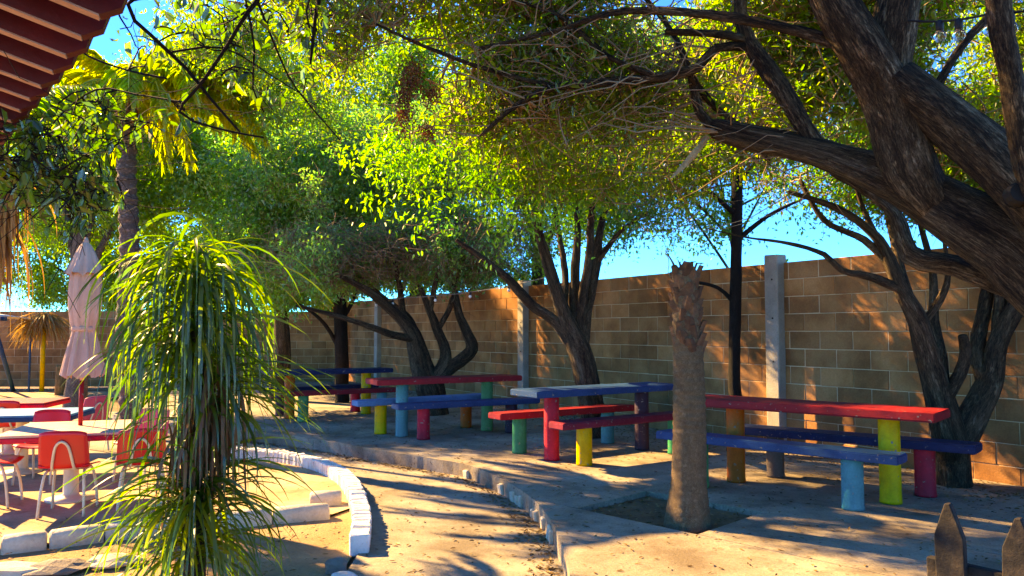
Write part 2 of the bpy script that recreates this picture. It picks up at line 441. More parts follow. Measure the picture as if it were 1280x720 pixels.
def leaf_arrays(pos, d, nor, ln, wd, hexa=True, fold=.25, curl=.18):
    """leaf blades as arrays: pos (N,3) base, d direction, nor upper side"""
    d = unit(d)
    side = unit(np.cross(d, nor))
    up = np.cross(side, d)
    ln, wd = ln[:, None], wd[:, None]
    if hexa:
        a1 = pos + d * ln * .30 + up * wd * fold * .8
        a2 = pos + d * ln * .68 + up * (wd * fold * .6 - ln * curl * .25)
        tip = pos + d * ln - up * ln * curl
        V = np.stack([pos, a1 + side * wd * .46, a2 + side * wd * .40, tip, a2 - side * wd * .40, a1 - side * wd * .46], 1)
        i = (np.arange(len(pos)) * 6)[:, None, None]
        F = (np.array([[0, 1, 2, 3], [0, 3, 4, 5]])[None] + i).reshape(-1, 4)
    else:
        mid = pos + d * ln * .45 + up * wd * fold
        V = np.stack([pos, mid + side * wd * .5, pos + d * ln - up * ln * curl, mid - side * wd * .5], 1)
        i = (np.arange(len(pos)) * 4)[:, None, None]
        F = (np.array([[0, 1, 2], [0, 2, 3]])[None] + i).reshape(-1, 3)
    return V.reshape(-1, 3), F

def wob(p, s, ph):
    """cheap smooth noise -1..1"""
    q = p * s
    return (np.sin(q[:, 0] * 1.7 + 1.3 * np.sin(q[:, 1] * 1.1 + ph) + ph) + np.sin(q[:, 1] * 1.9 + 1.2 * np.sin(q[:, 2] * 1.3 + ph * 2) + 2 * ph)
            + np.sin(q[:, 2] * 2.1 + 1.4 * np.sin(q[:, 0] * .9 + ph * 3) + 3 * ph)) / 3

def blob_points(blobs, n, gap=-.15, ns=2.2, shell=.5, ph=0.0, zmin=None):
    """clump centres inside ellipsoids (cx,cy,cz,rx,ry,rz[,weight]); noise leaves gaps"""
    w = np.array([(b[6] if len(b) > 6 else 1.0) * b[3] * b[4] * b[5] for b in blobs]) ** .8
    w /= w.sum()
    out = np.zeros((0, 3))
    while len(out) < n:
        k = n * 2
        bi = rng.choice(len(blobs), k, p=w)
        B = np.array([b[:6] for b in blobs])[bi]
        u = unit(rng.normal(size=(k, 3)))
        r = rng.random(k) ** (1 / 3)
        r = shell * (0.72 + .28 * r) * 1.0 + (1 - shell) * r
        r *= 1 + .16 * wob(B[:, :3] + u * B[:, 3:6], 3.1, ph + 1)
        p = B[:, :3] + u * r[:, None] * B[:, 3:6]
        keep = wob(p, ns, ph) > gap
        if zmin is not None: keep &= p[:, 2] > zmin + .15 * wob(p, 4, ph + 4)
        out = np.concatenate([out, p[keep]])
    return out[:n]

def twig_arrays(a, b, r0, r1, sag=.0, K=4, wig=.12, S=3):
    """thin bent twigs from a to b as arrays"""
    n = len(a)
    L = np.linalg.norm(b - a, axis=1)[:, None]
    off1 = rng.normal(size=(n, 3)) * L * wig
    ts = np.linspace(0, 1, K)
    P = np.stack([a + (b - a) * t + off1 * math.sin(t * math.pi) + rng.normal(size=(n, 3)) * L * wig * .2 * (0 < t < 1)
                  + np.array([0, 0, -1.0]) * (sag * L * math.sin(t * math.pi)) for t in ts], 1)
    T = unit(b - a)
    ref = np.where(np.abs(T[:, 2:3]) > .8, np.array([[1.0, 0, 0]]), np.array([[0, 0, 1.0]]))
    u = unit(np.cross(T, ref)); v = np.cross(T, u)
    V = np.zeros((n, K, S, 3))
    for k, t in enumerate(ts):
        r = (r0 * (1 - t) + r1 * t)
        r = r[:, None] if hasattr(r, '__len__') else r
        for s in range(S):
            c, si = math.cos(2 * math.pi * s / S), math.sin(2 * math.pi * s / S)
            V[:, k, s] = P[:, k] + (u * c + v * si) * r
    q = []
    for k in range(K - 1):
        for s in range(S):
            s2 = (s + 1) % S
            q.append((k * S + s, k * S + s2, (k + 1) * S + s2, (k + 1) * S + s))
    F = (np.array(q)[None] + (np.arange(n) * K * S)[:, None, None]).reshape(-1, 4)
    return V.reshape(-1, 3), F

def join(parts):
    Vs, Fs, o = [], [], 0
    for V, F in parts:
        Vs.append(V); Fs.append(F + o); o += len(V)
    return np.concatenate(Vs), np.concatenate(Fs)

def crown(parent, cents, per, ln, wd, mat, spread=.22, droop=.3, hexa=False, name='crown', flat=.6):
    """leaf sprays round clump centres"""
    n = len(cents)
    td = unit(rng.normal(size=(n, 3)) + np.array([0, 0, -droop]))
    t = rng.random((n, per, 1)) * 2 - 1
    pos = cents[:, None] + td[:, None] * t * spread + rng.normal(size=(n, per, 3)) * spread * .38
    d = td[:, None] * .6 + rng.normal(size=(n, per, 3)) * .75 + np.array([0, 0, -droop])
    nor = rng.normal(size=(n, per, 3)) * flat + np.array([0, 0, 1.0])
    pos, d, nor = pos.reshape(-1, 3), d.reshape(-1, 3), nor.reshape(-1, 3)
    sc = rng.uniform(.6, 1.25, len(pos))
    V, F = leaf_arrays(pos, d, nor, ln * sc, wd * sc * rng.uniform(.8, 1.2, len(pos)), hexa=hexa)
    o = np_mesh(name, V, F, mat, parent)
    return tag(o, kind='stuff')

def twigs(parent, cents, limb_pts, n_branch, n_twig, mat, r=.012, twig_len=.35, name='twigs', hang=.2):
    """branchlets from the limbs out to the sprays, and fine dry twigs round them"""
    parts = []
    L = np.array([tuple(p) for p in limb_pts])
    if n_branch:
        e = cents[rng.choice(len(cents), n_branch * 3)]
        d2 = ((e[:, None] - L[None]) ** 2).sum(-1)
        e = e[np.argsort(d2.min(1))[:n_branch]]
        d2 = ((e[:, None] - L[None]) ** 2).sum(-1)
        a = L[np.argmin(d2 + rng.random(d2.shape) * .3 * d2, axis=1)]
        parts.append(twig_arrays(a, e, r * rng.uniform(.6, 1.3, n_branch), .003 * np.ones(n_branch), sag=-.06, K=8, wig=.13))
        # forks off the branchlets
        m = n_branch * 2
        j = rng.choice(n_branch, m)
        t = rng.uniform(.35, .95, (m, 1))
        s = a[j] + (e[j] - a[j]) * t
        e2 = s + unit(e[j] - a[j]) * rng.uniform(.1, .4, (m, 1)) + rng.normal(size=(m, 3)) * .2
        parts.append(twig_arrays(s, e2, r * .45 * np.ones(m), .0018 * np.ones(m), K=5, wig=.12))
    if n_twig:
        c = cents[rng.choice(len(cents), n_twig)]
        d = unit(rng.normal(size=(n_twig, 3)) * np.array([1, 1, .7]) + np.array([0, 0, -hang]))
        ll = twig_len * rng.uniform(.4, 1.5, (n_twig, 1))
        parts.append(twig_arrays(c - d * ll * .5, c + d * ll * .5, .0055 * rng.uniform(.6, 1.4, n_twig), .002 * np.ones(n_twig), K=5, wig=.17))
    by = {}
    V, F = join(parts)
    return tag(np_mesh(name, V, F, mat, parent), kind='stuff')

def limbs(parent, lines, mat, sides=10, step=.07, bump=.10, name='trunk', first_name=None):
    """each polyline [(point, radius), ...]; the first is the trunk, each following one a limb"""
    pts = []
    for i, ln in enumerate(lines):
        mb = MB()
        big = max(r for _, r in ln)
        mb.tube([p for p, _ in ln], [r for _, r in ln], sides=sides if big > .03 else 6, step=max(step, big * .45), bump=bump, seed=i * 7 + 3)
        mb.build(name if i == 0 else 'limb', mat, parent, smooth=True)
        for (p, _), (q, _) in zip(ln[:-1], ln[1:]):
            for t in (0, .33, .67): pts.append(p.lerp(q, t))
        pts.append(ln[-1][0])
    return pts

def pl(pts):
    """polyline of (px, py, Y, width px) -> (point, radius)"""
    return [(at(x, y, Y), w / FOC * Y / 2) for x, y, Y, w in pts]

# ------------------------------------------------------------------ setting: ground, slab, path, patio
def poly_sheet(name, pts, z, mat, label=None):
    me = bpy.data.meshes.new(name)
    me.from_pydata([(p[0], p[1], z) for p in pts], [], [tuple(range(len(pts)))])
    me.update()
    bm = bmesh.new(); bm.from_mesh(me)
    bmesh.ops.triangulate(bm, faces=bm.faces); bmesh.ops.recalc_face_normals(bm, faces=bm.faces)
    bm.to_mesh(me); bm.free()
    if me.polygons and me.polygons[0].normal.z < 0: me.flip_normals()
    o = link(name, me, mat)
    return tag(o, label, kind='structure')

LOW = -0.135
def ground_mesh():
    nx = 60
    xs = np.concatenate([np.linspace(-140, -14, 12), np.linspace(-12, 10, nx), np.linspace(12, 140, 12)])
    ys = np.concatenate([np.linspace(-60, -4, 8), np.linspace(-3, 26, nx), np.linspace(28, 260, 14)])
    X, Y = np.meshgrid(xs, ys, indexing='ij')
    P = np.stack([X.ravel(), Y.ravel(), np.zeros(X.size)], 1)
    P[:, 2] = -.175 + .012 * wob(P * np.array([1, 1, 0]), 1.9, .4)
    a, b = len(xs), len(ys)
    i, j = np.meshgrid(np.arange(a - 1), np.arange(b - 1), indexing='ij')
    q = (i * b + j).ravel()
    F = np.stack([q, q + b, q + b + 1, q + 1], 1)
    return np_mesh('ground', P, F, M['dirt'], smooth=True)
tag(ground_mesh(), 'bare brown earth under and around the paving', kind='structure')

# boundary wall line
WT = Vector((0.53, -0.848, 0)).normalized()       # along the wall, towards the camera side
WN = Vector((-WT.y * -1, WT.x * -1, 0))           # provisional
WN = Vector((WT.y, -WT.x, 0))                     # facing the tables
W0 = Vector((4.29, 7.08, 0))
def wall_s(px):
    k = (px - 640) / FOC
    # (W0.x + s tx) = k (W0.y + s ty)
    return (k * W0.y - W0.x) / (WT.x - k * WT.y)
S_NEAR, S_FAR = 4.6, wall_s(392)

edge_px = [(714, 720), (702, 682), (688, 650), (667, 625), (636, 604), (588, 582), (540, 573), (470, 562), (374, 546), (300, 538)]
edge = [Vector((.62, -2.5, 0)), Vector((.60, 0, 0)), Vector((.54, 2.0, 0)), Vector((.42, 3.4, 0))] + [gr(x, y, 0) for x, y in edge_px] + [Vector((-4.9, 11.2, 0)), Vector((-6.5, 12.6, 0))]
def resample(pts, step, jit=0.0, seed=1):
    rnd = random.Random(seed)
    out = []
    n = len(pts)
    for i in range(n - 1):
        p0, p1, p2, p3 = pts[max(i - 1, 0)], pts[i], pts[i + 1], pts[min(i + 2, n - 1)]
        k = max(1, int((p2 - p1).length / step))
        for j in range(k):
            t = j / k
            q = 0.5 * ((2 * p1) + (p2 - p0) * t + (2 * p0 - 5 * p1 + 4 * p2 - p3) * t * t + (3 * p1 - p0 - 3 * p2 + p3) * t ** 3)
            out.append(q + Vector((rnd.gauss(0, jit), rnd.gauss(0, jit), 0)))
    out.append(pts[-1])
    return out
edge = resample(edge, .09, .004)
wa = W0 + WT * (S_NEAR + 3) + WN * .02
wb = W0 + WT * (S_FAR - 2) + WN * .02
slab_poly = [(p.x, p.y) for p in edge] + [(wb.x - 3, wb.y + 1.0), (wb.x, wb.y), (wa.x, wa.y), (wa.x, -2.5)]

SU, SV = Vector((.70, -.714)).normalized(), Vector((.714, .70)).normalized()
def clip(poly, f):
    out = []
    for i in range(len(poly)):
        a, b = poly[i], poly[(i + 1) % len(poly)]
        fa, fb = f(a), f(b)
        if fa >= 0: out.append(a)
        if fa * fb < 0:
            t = fa / (fa - fb)
            out.append((a[0] + (b[0] - a[0]) * t, a[1] + (b[1] - a[1]) * t))
    return out
slab_root = empty('concrete_slab', (0, 0, 0), label='raised grey concrete slab under the painted picnic tables', kind='structure')
def panel(a0, a1, b0, b1):
    p = slab_poly
    g = .005
    for ax, lo, s in ((SU, a0, 1), (SU, a1, -1), (SV, b0, 1), (SV, b1, -1)):
        p = clip(p, lambda q: s * (q[0] * ax.x + q[1] * ax.y - lo) - g)
        if len(p) < 3: return
    bm = bmesh.new()
    vs = [bm.verts.new((x, y, 0)) for x, y in p]
    f = bm.faces.new(vs)
    bm.normal_update()
    if f.normal.z < 0: f.normal_flip()
    r = bmesh.ops.extrude_face_region(bm, geom=[f])
    for e in r['geom']:
        if isinstance(e, bmesh.types.BMVert): e.co.z -= .21
    bmesh.ops.triangulate(bm, faces=[q for q in bm.faces if len(q.verts) > 4])
    bmesh.ops.recalc_face_normals(bm, faces=bm.faces)
    me = bpy.data.meshes.new('panel'); bm.to_mesh(me); bm.free()
    link('panel', me, M['slab'], slab_root)
PA, PB = (-3.9, -2.85), (4.52, 5.42)
AL = [-40, -17.7, -14.7, -11.7, -8.7, -5.7]
for a0, a1 in zip(AL[:-1], AL[1:]): panel(a0, a1, -40, 40)
panel(-5.7, 0.3, -40, PB[0]); panel(-5.7, 0.3, PB[1], 40)
panel(-5.7, PA[0], PB[0], PB[1]); panel(PA[1], 0.3, PB[0], PB[1])
panel(0.3, 3.3, -40, 40); panel(3.3, 40, -40, 40)
# earth in the tree pit
def ab(a, b): return (SU.x * a + SV.x * b, SU.y * a + SV.y * b)
pit = [ab(PA[0] - .03, PB[0] - .03), ab(PA[1] + .03, PB[0] - .03), ab(PA[1] + .03, PB[1] + .03), ab(PA[0] - .03, PB[1] + .03)]
poly_sheet('tree_pit_earth', pit, -.045, M['dirt'], 'square of bare earth round the foot of the topped palm')

# scalloped border line, the path and the sandy bed
bord_px = [(449, 690), (452, 662), (447, 636), (437, 613), (420, 598), (398, 588), (370, 581), (340, 576), (310, 573), (270, 570)]
bord = [gr(x, y, LOW) for x, y in bord_px]
bord_r = resample(bord, .05)
path_poly = [(-1.0, -2.5), (-1.0, 3.4)] + [(p.x, p.y) for p in bord_r] + [(-5.6, 9.4), (-8.5, 11.5), (-8.5, 14.5), (-3, 13.6), (1.2, 7.6), (1.6, 4.0), (1.6, -2.5)]
poly_sheet('path', path_poly, LOW, M['path'], 'grey concrete path between the raised slab and the white border')
kerb_px = [(-60, 697), (0, 689), (60, 682), (130, 673), (200, 665), (270, 658), (340, 651), (412, 645)]
kerb_pts = [gr(x, y, LOW) for x, y in kerb_px]
patio_poly = [(-9.5, 3.2), (kerb_pts[0].x - 2, kerb_pts[0].y - .3)] + [(p.x, p.y) for p in kerb_pts] + [(p.x - .05, p.y + .02) for p in bord_r if p.y > kerb_pts[-1].y + .25] + [(-5.7, 9.5), (-8.6, 11.6), (-8.6, 14.6), (-9.0, 19.0), (-20, 19.0), (-20, 3.2)]
poly_sheet('patio', patio_poly, LOW + .008, M['patio'], 'sunlit tan concrete patio under the children tables')
bed_poly = [(-6, 2.0), (-1.02, 2.0), (-1.02, 3.4)] + [(p.x - .04, p.y) for p in bord_r if p.y < kerb_pts[-1].y + .3] + [(p.x, p.y) for p in kerb_pts[::-1]] + [(-6, 4.7)]
poly_sheet('planting_bed', bed_poly, LOW - .012, M['sand'], 'sandy planting bed round the tall strap-leaved plant')

# ------------------------------------------------------------------ block walls
blocks = [soft_box('block', (.392, .15, .192), M['block'], bevel=.004, jitter=.002, seed=i) for i in range(5)]
half = [soft_box('block', (.192, .15, .192), M['block'], bevel=.006, jitter=.0022, seed=20 + i) for i in range(2)]

def block_wall(origin, t, n, s0, s1, courses, z0, label, single):
    """origin + t*s along the front face; n = outward normal; single(s, z) says whether a block is its own part"""
    ang = math.atan2(t.y, t.x)
    root = empty('block_wall', origin + t * ((s0 + s1) / 2), label=label, cat='wall')
    inv = Matrix.Translation(root.location).inverted()
    cells = []
    for c in range(courses):
        s = s0 + (0 if c % 2 == 0 else -.2)
        while s < s1:
            a, b = max(s, s0), min(s + .4, s1)
            if b - a > .1: cells.append((a, b, c))
            s += .4
    scored = sorted(cells, key=lambda q: -single((q[0] + q[1]) / 2, z0 + q[2] * .2 + .1))
    mass = MB()
    rnd = random.Random(5)
    rot = Matrix.Rotation(ang, 3, 'Z')
    k = 0
    for (a, b, c) in scored:
        sc = single((a + b) / 2, z0 + c * .2 + .1)
        p = origin + t * ((a + b) / 2) - n * (.075 + rnd.uniform(-.004, .004)) + Vector((0, 0, z0 + c * .2 + .1))
        full = b - a > .39
        if sc > 0 and k < 300 and (full or abs(b - a - .2) < .02):
            o = link('block', rnd.choice(blocks if full else half), None, root, p - root.location, (0, 0, ang))
            k += 1
        else:
            mass.box(p - root.location, (b - a - .008, .15, .192), rot)
    if mass.v:
        tag(mass.build('block_mass', M['block_mass'], root), kind='stuff')
    mm = MB()
    L = s1 - s0
    mm.box(origin + t * ((s0 + s1) / 2) - n * .0775 + Vector((0, 0, z0 + courses * .1)) - root.location, (L + .004, .142, courses * .2 - .006), rot)
    mm.build('mortar', M['mortar'], root)
    return root

def score_main(s, z):
    p = W0 + WT * s
    if p.y < .5: return 0
    px = 640 + FOC * p.x / p.y
    if px > 1300 or px < 380: return 0
    return 1.0 / p.y
block_wall(W0, WT, WN, S_FAR, S_NEAR, 11, -.05, 'long tan concrete-block wall behind the painted picnic tables', score_main)

far_o = Vector((-9.0, 20.6, 0))
far_t = Vector((1, .04, 0)).normalized()
def score_far(s, z):
    p = far_o + far_t * s
    px = 640 + FOC * p.x / p.y
    return 1.0 if -20 < px < 170 else 0
block_wall(far_o, far_t, Vector((far_t.y, -far_t.x, 0)), -7.0, 4.4, 10, -.12, 'low brown block wall at the back of the patio', score_far)

for px, lab in ((972, 'pale concrete post in the wall beside the slim dark tree'), (657, 'pale concrete post in the wall between the two forked trees'),
                (475, 'pale concrete post in the wall behind the navy picnic table')):
    s = wall_s(px)
    p = W0 + WT * s + WN * .03
    root = empty('concrete_post', (p.x, p.y, 0), math.atan2(WT.y, WT.x), label=lab, cat='post', group='concrete posts of the block wall')
    me = soft_box('shaft', (.19, .17, 2.36), M['post'], bevel=.012, jitter=.003, seed=px)
    link('shaft', me, None, root, (0, 0, 1.06))
    for z in (.5, 1.0, 1.5, 1.95):
        MB().tube([(.02, -.09, z), (.02, -.084, z)], .011, sides=8).build('bolt', M['wire'], root)

# dark plank gate closing the far end of the wall
gs = W0 + WT * S_FAR
root = empty('plank_gate', (gs.x - .1, gs.y - .25, 0), .12, label='dark plank gate at the far end of the block wall', cat='gate')
for i in range(9):
    link('plank', soft_box('plank', (.17, .035, 1.95 + .04 * (i % 3)), M['gate'], bevel=.006), None, root, (-.12 - i * .19, .03, .93))
for z in (.35, 1.5):
    MB().box((-.9, -.02, z), (1.75, .05, .1)).build('rail', M['gate'], root)

# ------------------------------------------------------------------ picnic tables and benches
def slab_top(name, L, W, T, mat, seed):
    bm = bmesh.new()
    bmesh.ops.create_cube(bm, size=1.0)
    bmesh.ops.scale(bm, vec=(L, W, T), verts=bm.verts)
    bmesh.ops.bevel(bm, geom=list(bm.edges), offset=.009, segments=2, affect='EDGES')
    rnd = random.Random(seed)
    for v in bm.verts: v.co.z += rnd.uniform(-.003, .003)
    me = bpy.data.meshes.new(name); bm.to_mesh(me); bm.free()
    me.materials.append(M[mat])
    return me
leg_cache = {}
def leg_mesh(mat, h):
    k = (mat, round(h, 3))
    if k not in leg_cache:
        mb = MB().lathe([(.0835, 0), (.0825, .02), (.080, .05), (.0795, h * .5), (.080, h - .004), (.078, h)], sides=24)
        me = mb.mesh('leg', M[mat], True)
        me.polygons[-1].use_smooth = me.polygons[-2].use_smooth = False
        leg_cache[k] = me
    return leg_cache[k]
splash = {}
def furniture(name, c, ang, L, W, z, T, half_, top, legs, label, cat, group, seed=0):
    root = empty(name, (c[0], c[1], 0), R(ang), label=label, cat=cat, group=group)
    link('seat' if cat == 'bench' else 'table_top', slab_top('top', L, W, T, top, seed), None, root, (0, 0, z - T / 2), (0, R(.3 * ((seed % 3) - 1)), 0))
    for x, m in zip((-half_, half_), legs):
        if m: link('leg', leg_mesh(m, z - T - .002), None, root, (x, 0, .003), (0, 0, seed + x))
    return root
TG, BG = 'painted picnic tables on the slab', 'painted benches beside the picnic tables'
T = .07
furniture('picnic_table', (2.50, 6.56), -41.3, 2.06, .50, .745, T, .645, 'red', ('orange', 'yellow'), 'red picnic table on one orange and one yellow round leg', 'table', TG, 1)
furniture('bench', (2.11, 6.34), -41.5, 2.0, .25, .455, T, .64, 'blue', ('green', 'cyan'), 'blue bench on green and cyan legs beside the topped palm', 'bench', BG, 2)
furniture('bench', (2.92, 6.80), -41.5, 2.05, .26, .455, T, .63, 'navy', ('grey', 'pink'), 'dark blue bench on a grey and a pink leg, wall side of the red table', 'bench', BG, 3)
furniture('picnic_table', (.95, 8.50), 33.5, 2.0, .50, .745, T, .64, 'blue', ('pink', 'purple'), 'blue picnic table on a pink-red and a dark purple leg', 'table', TG, 4)
furniture('bench', (.62, 9.0), 35.5, 2.0, .25, .455, T, .66, 'red', ('green', 'cyan'), 'red bench on green and cyan legs between blue table and forked tree', 'bench', BG, 5)
furniture('bench', (1.265, 8.20), 33.5, 2.0, .25, .455, T, .64, 'maroon', ('yellow', 'green'), 'dark red bench on a yellow leg, path side of the blue table', 'bench', BG, 6)
furniture('picnic_table', (-.88, 10.26), 28, 2.05, .50, .745, T, .61, 'red', ('cyan', 'green'), 'red picnic table on a cyan and a green leg', 'table', TG, 7)
furniture('bench', (-.56, 10.02), 31, 2.05, .25, .455, T, .64, 'blue', ('pink', 'purple'), 'blue bench on a pink-red and a dark purple leg', 'bench', BG, 8)
furniture('bench', (-1.19, 10.55), 32, 2.0, .25, .455, T, .64, 'sky_blue', ('yellow', 'orange'), 'light blue bench on a yellow and an orange leg', 'bench', BG, 9)
furniture('picnic_table', (-2.92, 12.32), 33, 2.0, .50, .745, T, .63, 'navy', ('orange', 'yellow'), 'navy picnic table on an orange and a yellow leg', 'table', TG, 10)
furniture('bench', (-2.60, 11.93), 33, 2.0, .25, .455, T, .63, 'red', ('green', 'cyan'), 'red bench on green and cyan legs, path side of the navy table', 'bench', BG, 11)
furniture('bench', (-3.17, 12.69), 33, 2.0, .25, .455, T, .63, 'navy', ('purple', 'pink'), 'navy bench on a pink-red leg, wall side of the navy table', 'bench', BG, 12)

# ------------------------------------------------------------------ path borders, kerb stones, stones
root = empty('brick_edging', bord[0], label='curved border of upright white-painted bricks along the path', cat='edging')
bm_ = [soft_box('brick', (.060, .135, .15), M['white'], bevel=.010, jitter=.004, seed=40 + i) for i in range(4)]
bp = resample(bord, .064)
rnd = random.Random(11)
for i, p in enumerate(bp[:-1]):
    d = bp[i + 1] - p
    link('brick', bm_[i % 4], None, root, p - bord[0] + Vector((0, 0, .045 + rnd.uniform(-.008, .008))), (rnd.uniform(-.06, .06), rnd.uniform(-.14, .06), math.atan2(d.y, d.x) + rnd.uniform(-.09, .09)))
root = empty('brick_edging', edge[70], label='row of small pale bricks set against the slab kerb', cat='edging')
kb = [soft_box('brick', (.075, .045, .13), M['kerb'], bevel=.010, jitter=.004, seed=60 + i) for i in range(3)]
e2 = [p for p in edge if 5.4 < p.y < 8.2]
ks = resample(e2[::4], .10)
for i, p in enumerate(ks[:-1]):
    d = (ks[i + 1] - p)
    if d.length < 1e-4 or rnd.random() < .72: continue
    nrm = Vector((-d.y, d.x, 0)).normalized()
    if nrm.x > 0: nrm = -nrm
    q = p + nrm * .002
    link('brick', kb[i % 3], None, root, (q.x - edge[70].x, q.y - edge[70].y, -.115 + rnd.uniform(-.02, .012)), (rnd.uniform(-.15, .15), rnd.uniform(-.15, .15), math.atan2(d.y, d.x) + rnd.uniform(-.1, .1)))

def kerb_stone(a, b, w, h, label, mat='kerb', grp='rounded cream kerb stones of the patio'):
    mid = (a + b) / 2
    d = b - a
    L = d.length - .012
    prof = []
    for k in range(9):
        t = math.pi * k / 8
        prof.append((-w / 2 * math.cos(t), h * (.25 + .75 * math.sin(t) ** .8)))
    prof = [(-w / 2, -.05)] + prof + [(w / 2, -.05)]
    mb = MB()
    vs = []
    for x, s in ((-L / 2, .80), (-L / 2 + .015, .95), (0, 1), (L / 2 - .015, .95), (L / 2, .80)):
        for y, z in prof: vs.append((x, y * s, z * s if z > 0 else z))
    n = len(prof)
    fs = [(i * n + j, (i + 1) * n + j, (i + 1) * n + j + 1, i * n + j + 1) for i in range(4) for j in range(n - 1)]
    fs += [tuple(range(n)), tuple(4 * n + j for j in range(n))[::-1]]
    mb.add(vs, fs)
    o = mb.build('kerb_stone', M[mat], None, True, (mid.x, mid.y, LOW - .004), (0, 0, math.atan2(d.y, d.x)))
    tag(o, label, 'kerb stone', grp)
kl = ['rounded cream kerb stone of the patio edge, outermost of the row', 'rounded cream kerb stone below the red chair at the open end of the table', 'rounded cream kerb stone below the bright red chair standing in the open',
      'rounded cream kerb stone just before the strap-leaved plant', 'rounded cream kerb stone right behind the foot of the strap-leaved plant', 'rounded cream kerb stone next to the one ending the row by the white bricks', 'rounded cream kerb stone ending the row by the white brick border']
for i in range(len(kerb_pts) - 1): kerb_stone(kerb_pts[i], kerb_pts[i + 1], .15, .115, kl[i])
kerb_stone(gr(386, 632, LOW), gr(428, 630, LOW), .16, .13, 'short grey kerb stone wedged between the kerb row and white bricks', 'kerb')

def rock(c, s, label, mat, seed, grp='stones in the planting bed'):
    bm = bmesh.new()
    bmesh.ops.create_icosphere(bm, subdivisions=2, radius=1)
    rnd = random.Random(seed)
    ph = [rnd.uniform(0, 6) for _ in range(6)]
    for v in bm.verts:
        p = v.co
        k = 1 + .16 * math.sin(p.x * 3 + ph[0]) + .14 * math.sin(p.y * 4 + ph[1]) + .1 * math.sin(p.z * 5 + ph[2]) + rnd.uniform(-.05, .05)
        v.co = Vector((p.x * s[0] * k, p.y * s[1] * k, p.z * s[2] * k))
    me = bpy.data.meshes.new('stone'); bm.to_mesh(me); bm.free()
    me.materials.append(M[mat])
    tag(link('stone', me, None, None, (c.x, c.y, LOW + s[2] * .45), (0, 0, rnd.uniform(0, 6))), label, 'stone', grp)
rock(gr(420, 712, LOW), (.09, .06, .05), 'dark grey stone at the near end of the white bricks', 'stone', 1)
rock(gr(432, 724, LOW), (.08, .06, .03), 'small pale flat stone on the path edge', 'white', 2)
rock(gr(70, 714, LOW), (.24, .10, .04), 'long flat grey stone in the planting bed', 'stone', 3)
rock(gr(140, 706, LOW), (.20, .09, .04), 'cream flat stone in the planting bed beside the kerb', 'kerb', 4)
rock(gr(20, 716, LOW), (.22, .10, .04), 'flat cream stone partly buried in the planting bed', 'kerb', 5)

# ------------------------------------------------------------------ topped palm in its pit
pc = Vector((1.245, 5.53, -.04))
root = empty('palm_stump', pc, label='topped palm trunk with shaggy leaf bases, standing in its earth pit', cat='palm')
prof, z = [], 0.0
H = 1.83
while z < H:
    t = z / H
    r = .168 - .045 * min(1, t / .18) - .012 * min(1, max(0, (t - .18) / .4)) - .022 * max(0, (t - .6) / .4)
    r = r * (1 + (.012 if t < .36 else .030) * math.sin(z * 105 + .6 * math.sin(z * 9)))
    prof.append((r, z)); z += .012
mb = MB(); mb.lathe(prof, sides=28)
rnd = random.Random(3)
mb.v = [(x * (1 + .03 * math.sin(3 * math.atan2(y, x) + zz * 3)) + .02 * math.sin(zz * 1.7), y * (1 + .03 * math.sin(2 * math.atan2(y, x) + zz * 5)), zz) for x, y, zz in mb.v]
mb.build('trunk', M['palm'], root, True)
def boot_mesh(seed):
    rnd = random.Random(seed)
    vs, w = [], .055
    K = 5
    for i in range(K):
        t = i / (K - 1)
        ww = w * (1.15 - .75 * t ** 1.3) * rnd.uniform(.9, 1.1)
        out = .004 + .020 * t ** 1.4
        zz = .105 * t
        th = .016 * (1.2 - .6 * t)
        vs += [(-ww, out - .03, zz), (0, out + .004, zz), (ww, out - .03, zz), (0, out - th, zz - .004)]
    fs = []
    for i in range(K - 1):
        a, b = i * 4, i * 4 + 4
        fs += [(a, b, b + 1, a + 1), (a + 1, b + 1, b + 2, a + 2), (a + 2, b + 2, b + 3, a + 3), (a + 3, b + 3, b, a)]
    fs.append((K * 4 - 4, K * 4 - 1, K * 4 - 2, K * 4 - 3))
    m = MB().add(vs, fs).mesh('leaf_base', M['boot'])
    return m
boots = [boot_mesh(i) for i in range(4)]
i = 0
z = 1.22
while z < 1.80:
    a = i * 2.399
    r = .103 - .018 * (z - 1.22) / .6
    link('leaf_base', boots[i % 4], None, root, (r * math.cos(a) + .02 * math.sin(z * 1.7), r * math.sin(a), z), (rnd.uniform(-.22, .05), rnd.uniform(-.35, .35), a - math.pi / 2 + rnd.uniform(-.15, .15)))
    z += .0115; i += 1
for i in range(4):
    a = i * 1.7
    p = Vector((.05 * math.cos(a), .05 * math.sin(a), 1.78))
    MB().tube([p, p + Vector((.04 * math.cos(a), .04 * math.sin(a), .1)), p + Vector((.09 * math.cos(a), .09 * math.sin(a), .10 + .04 * (i % 3)))], [.012, .008, .003], sides=5).build('stub', M['boot'], root)

# ------------------------------------------------------------------ trees: foreground tree leaning in from the right
def tree(name, loc, **kw): return empty(name, loc, **kw)
def rebase(lines, o): return [[(p - o, r) for p, r in ln] for ln in lines]
def npc(b): return b

def make_tree(name, label, base, lines, mat, blobs, n, per, ln, wd, lmat, gap=-.1, ns=2.2, shell=.35, spread=.2, droop=.3, hexa=False, n_branch=60, n_twig=600, r=.012, tl=.35, zmin=None, group=None, cat='tree', ph=0.0, bump=.1, sides=10):
    root = empty(name, base, label=label, cat=cat, group=group)
    L = rebase(lines, base)
    pts = limbs(root, L, mat, sides=sides, bump=bump)
    if blobs:
        c = blob_points(blobs, n, gap, ns, shell, ph, zmin) - np.array(base)
        crown(root, c, per, ln, wd, lmat, spread, droop, hexa)
        if n_branch or n_twig: twigs(root, c, pts, n_branch, n_twig, M['twig'], r, tl)
    return root, pts

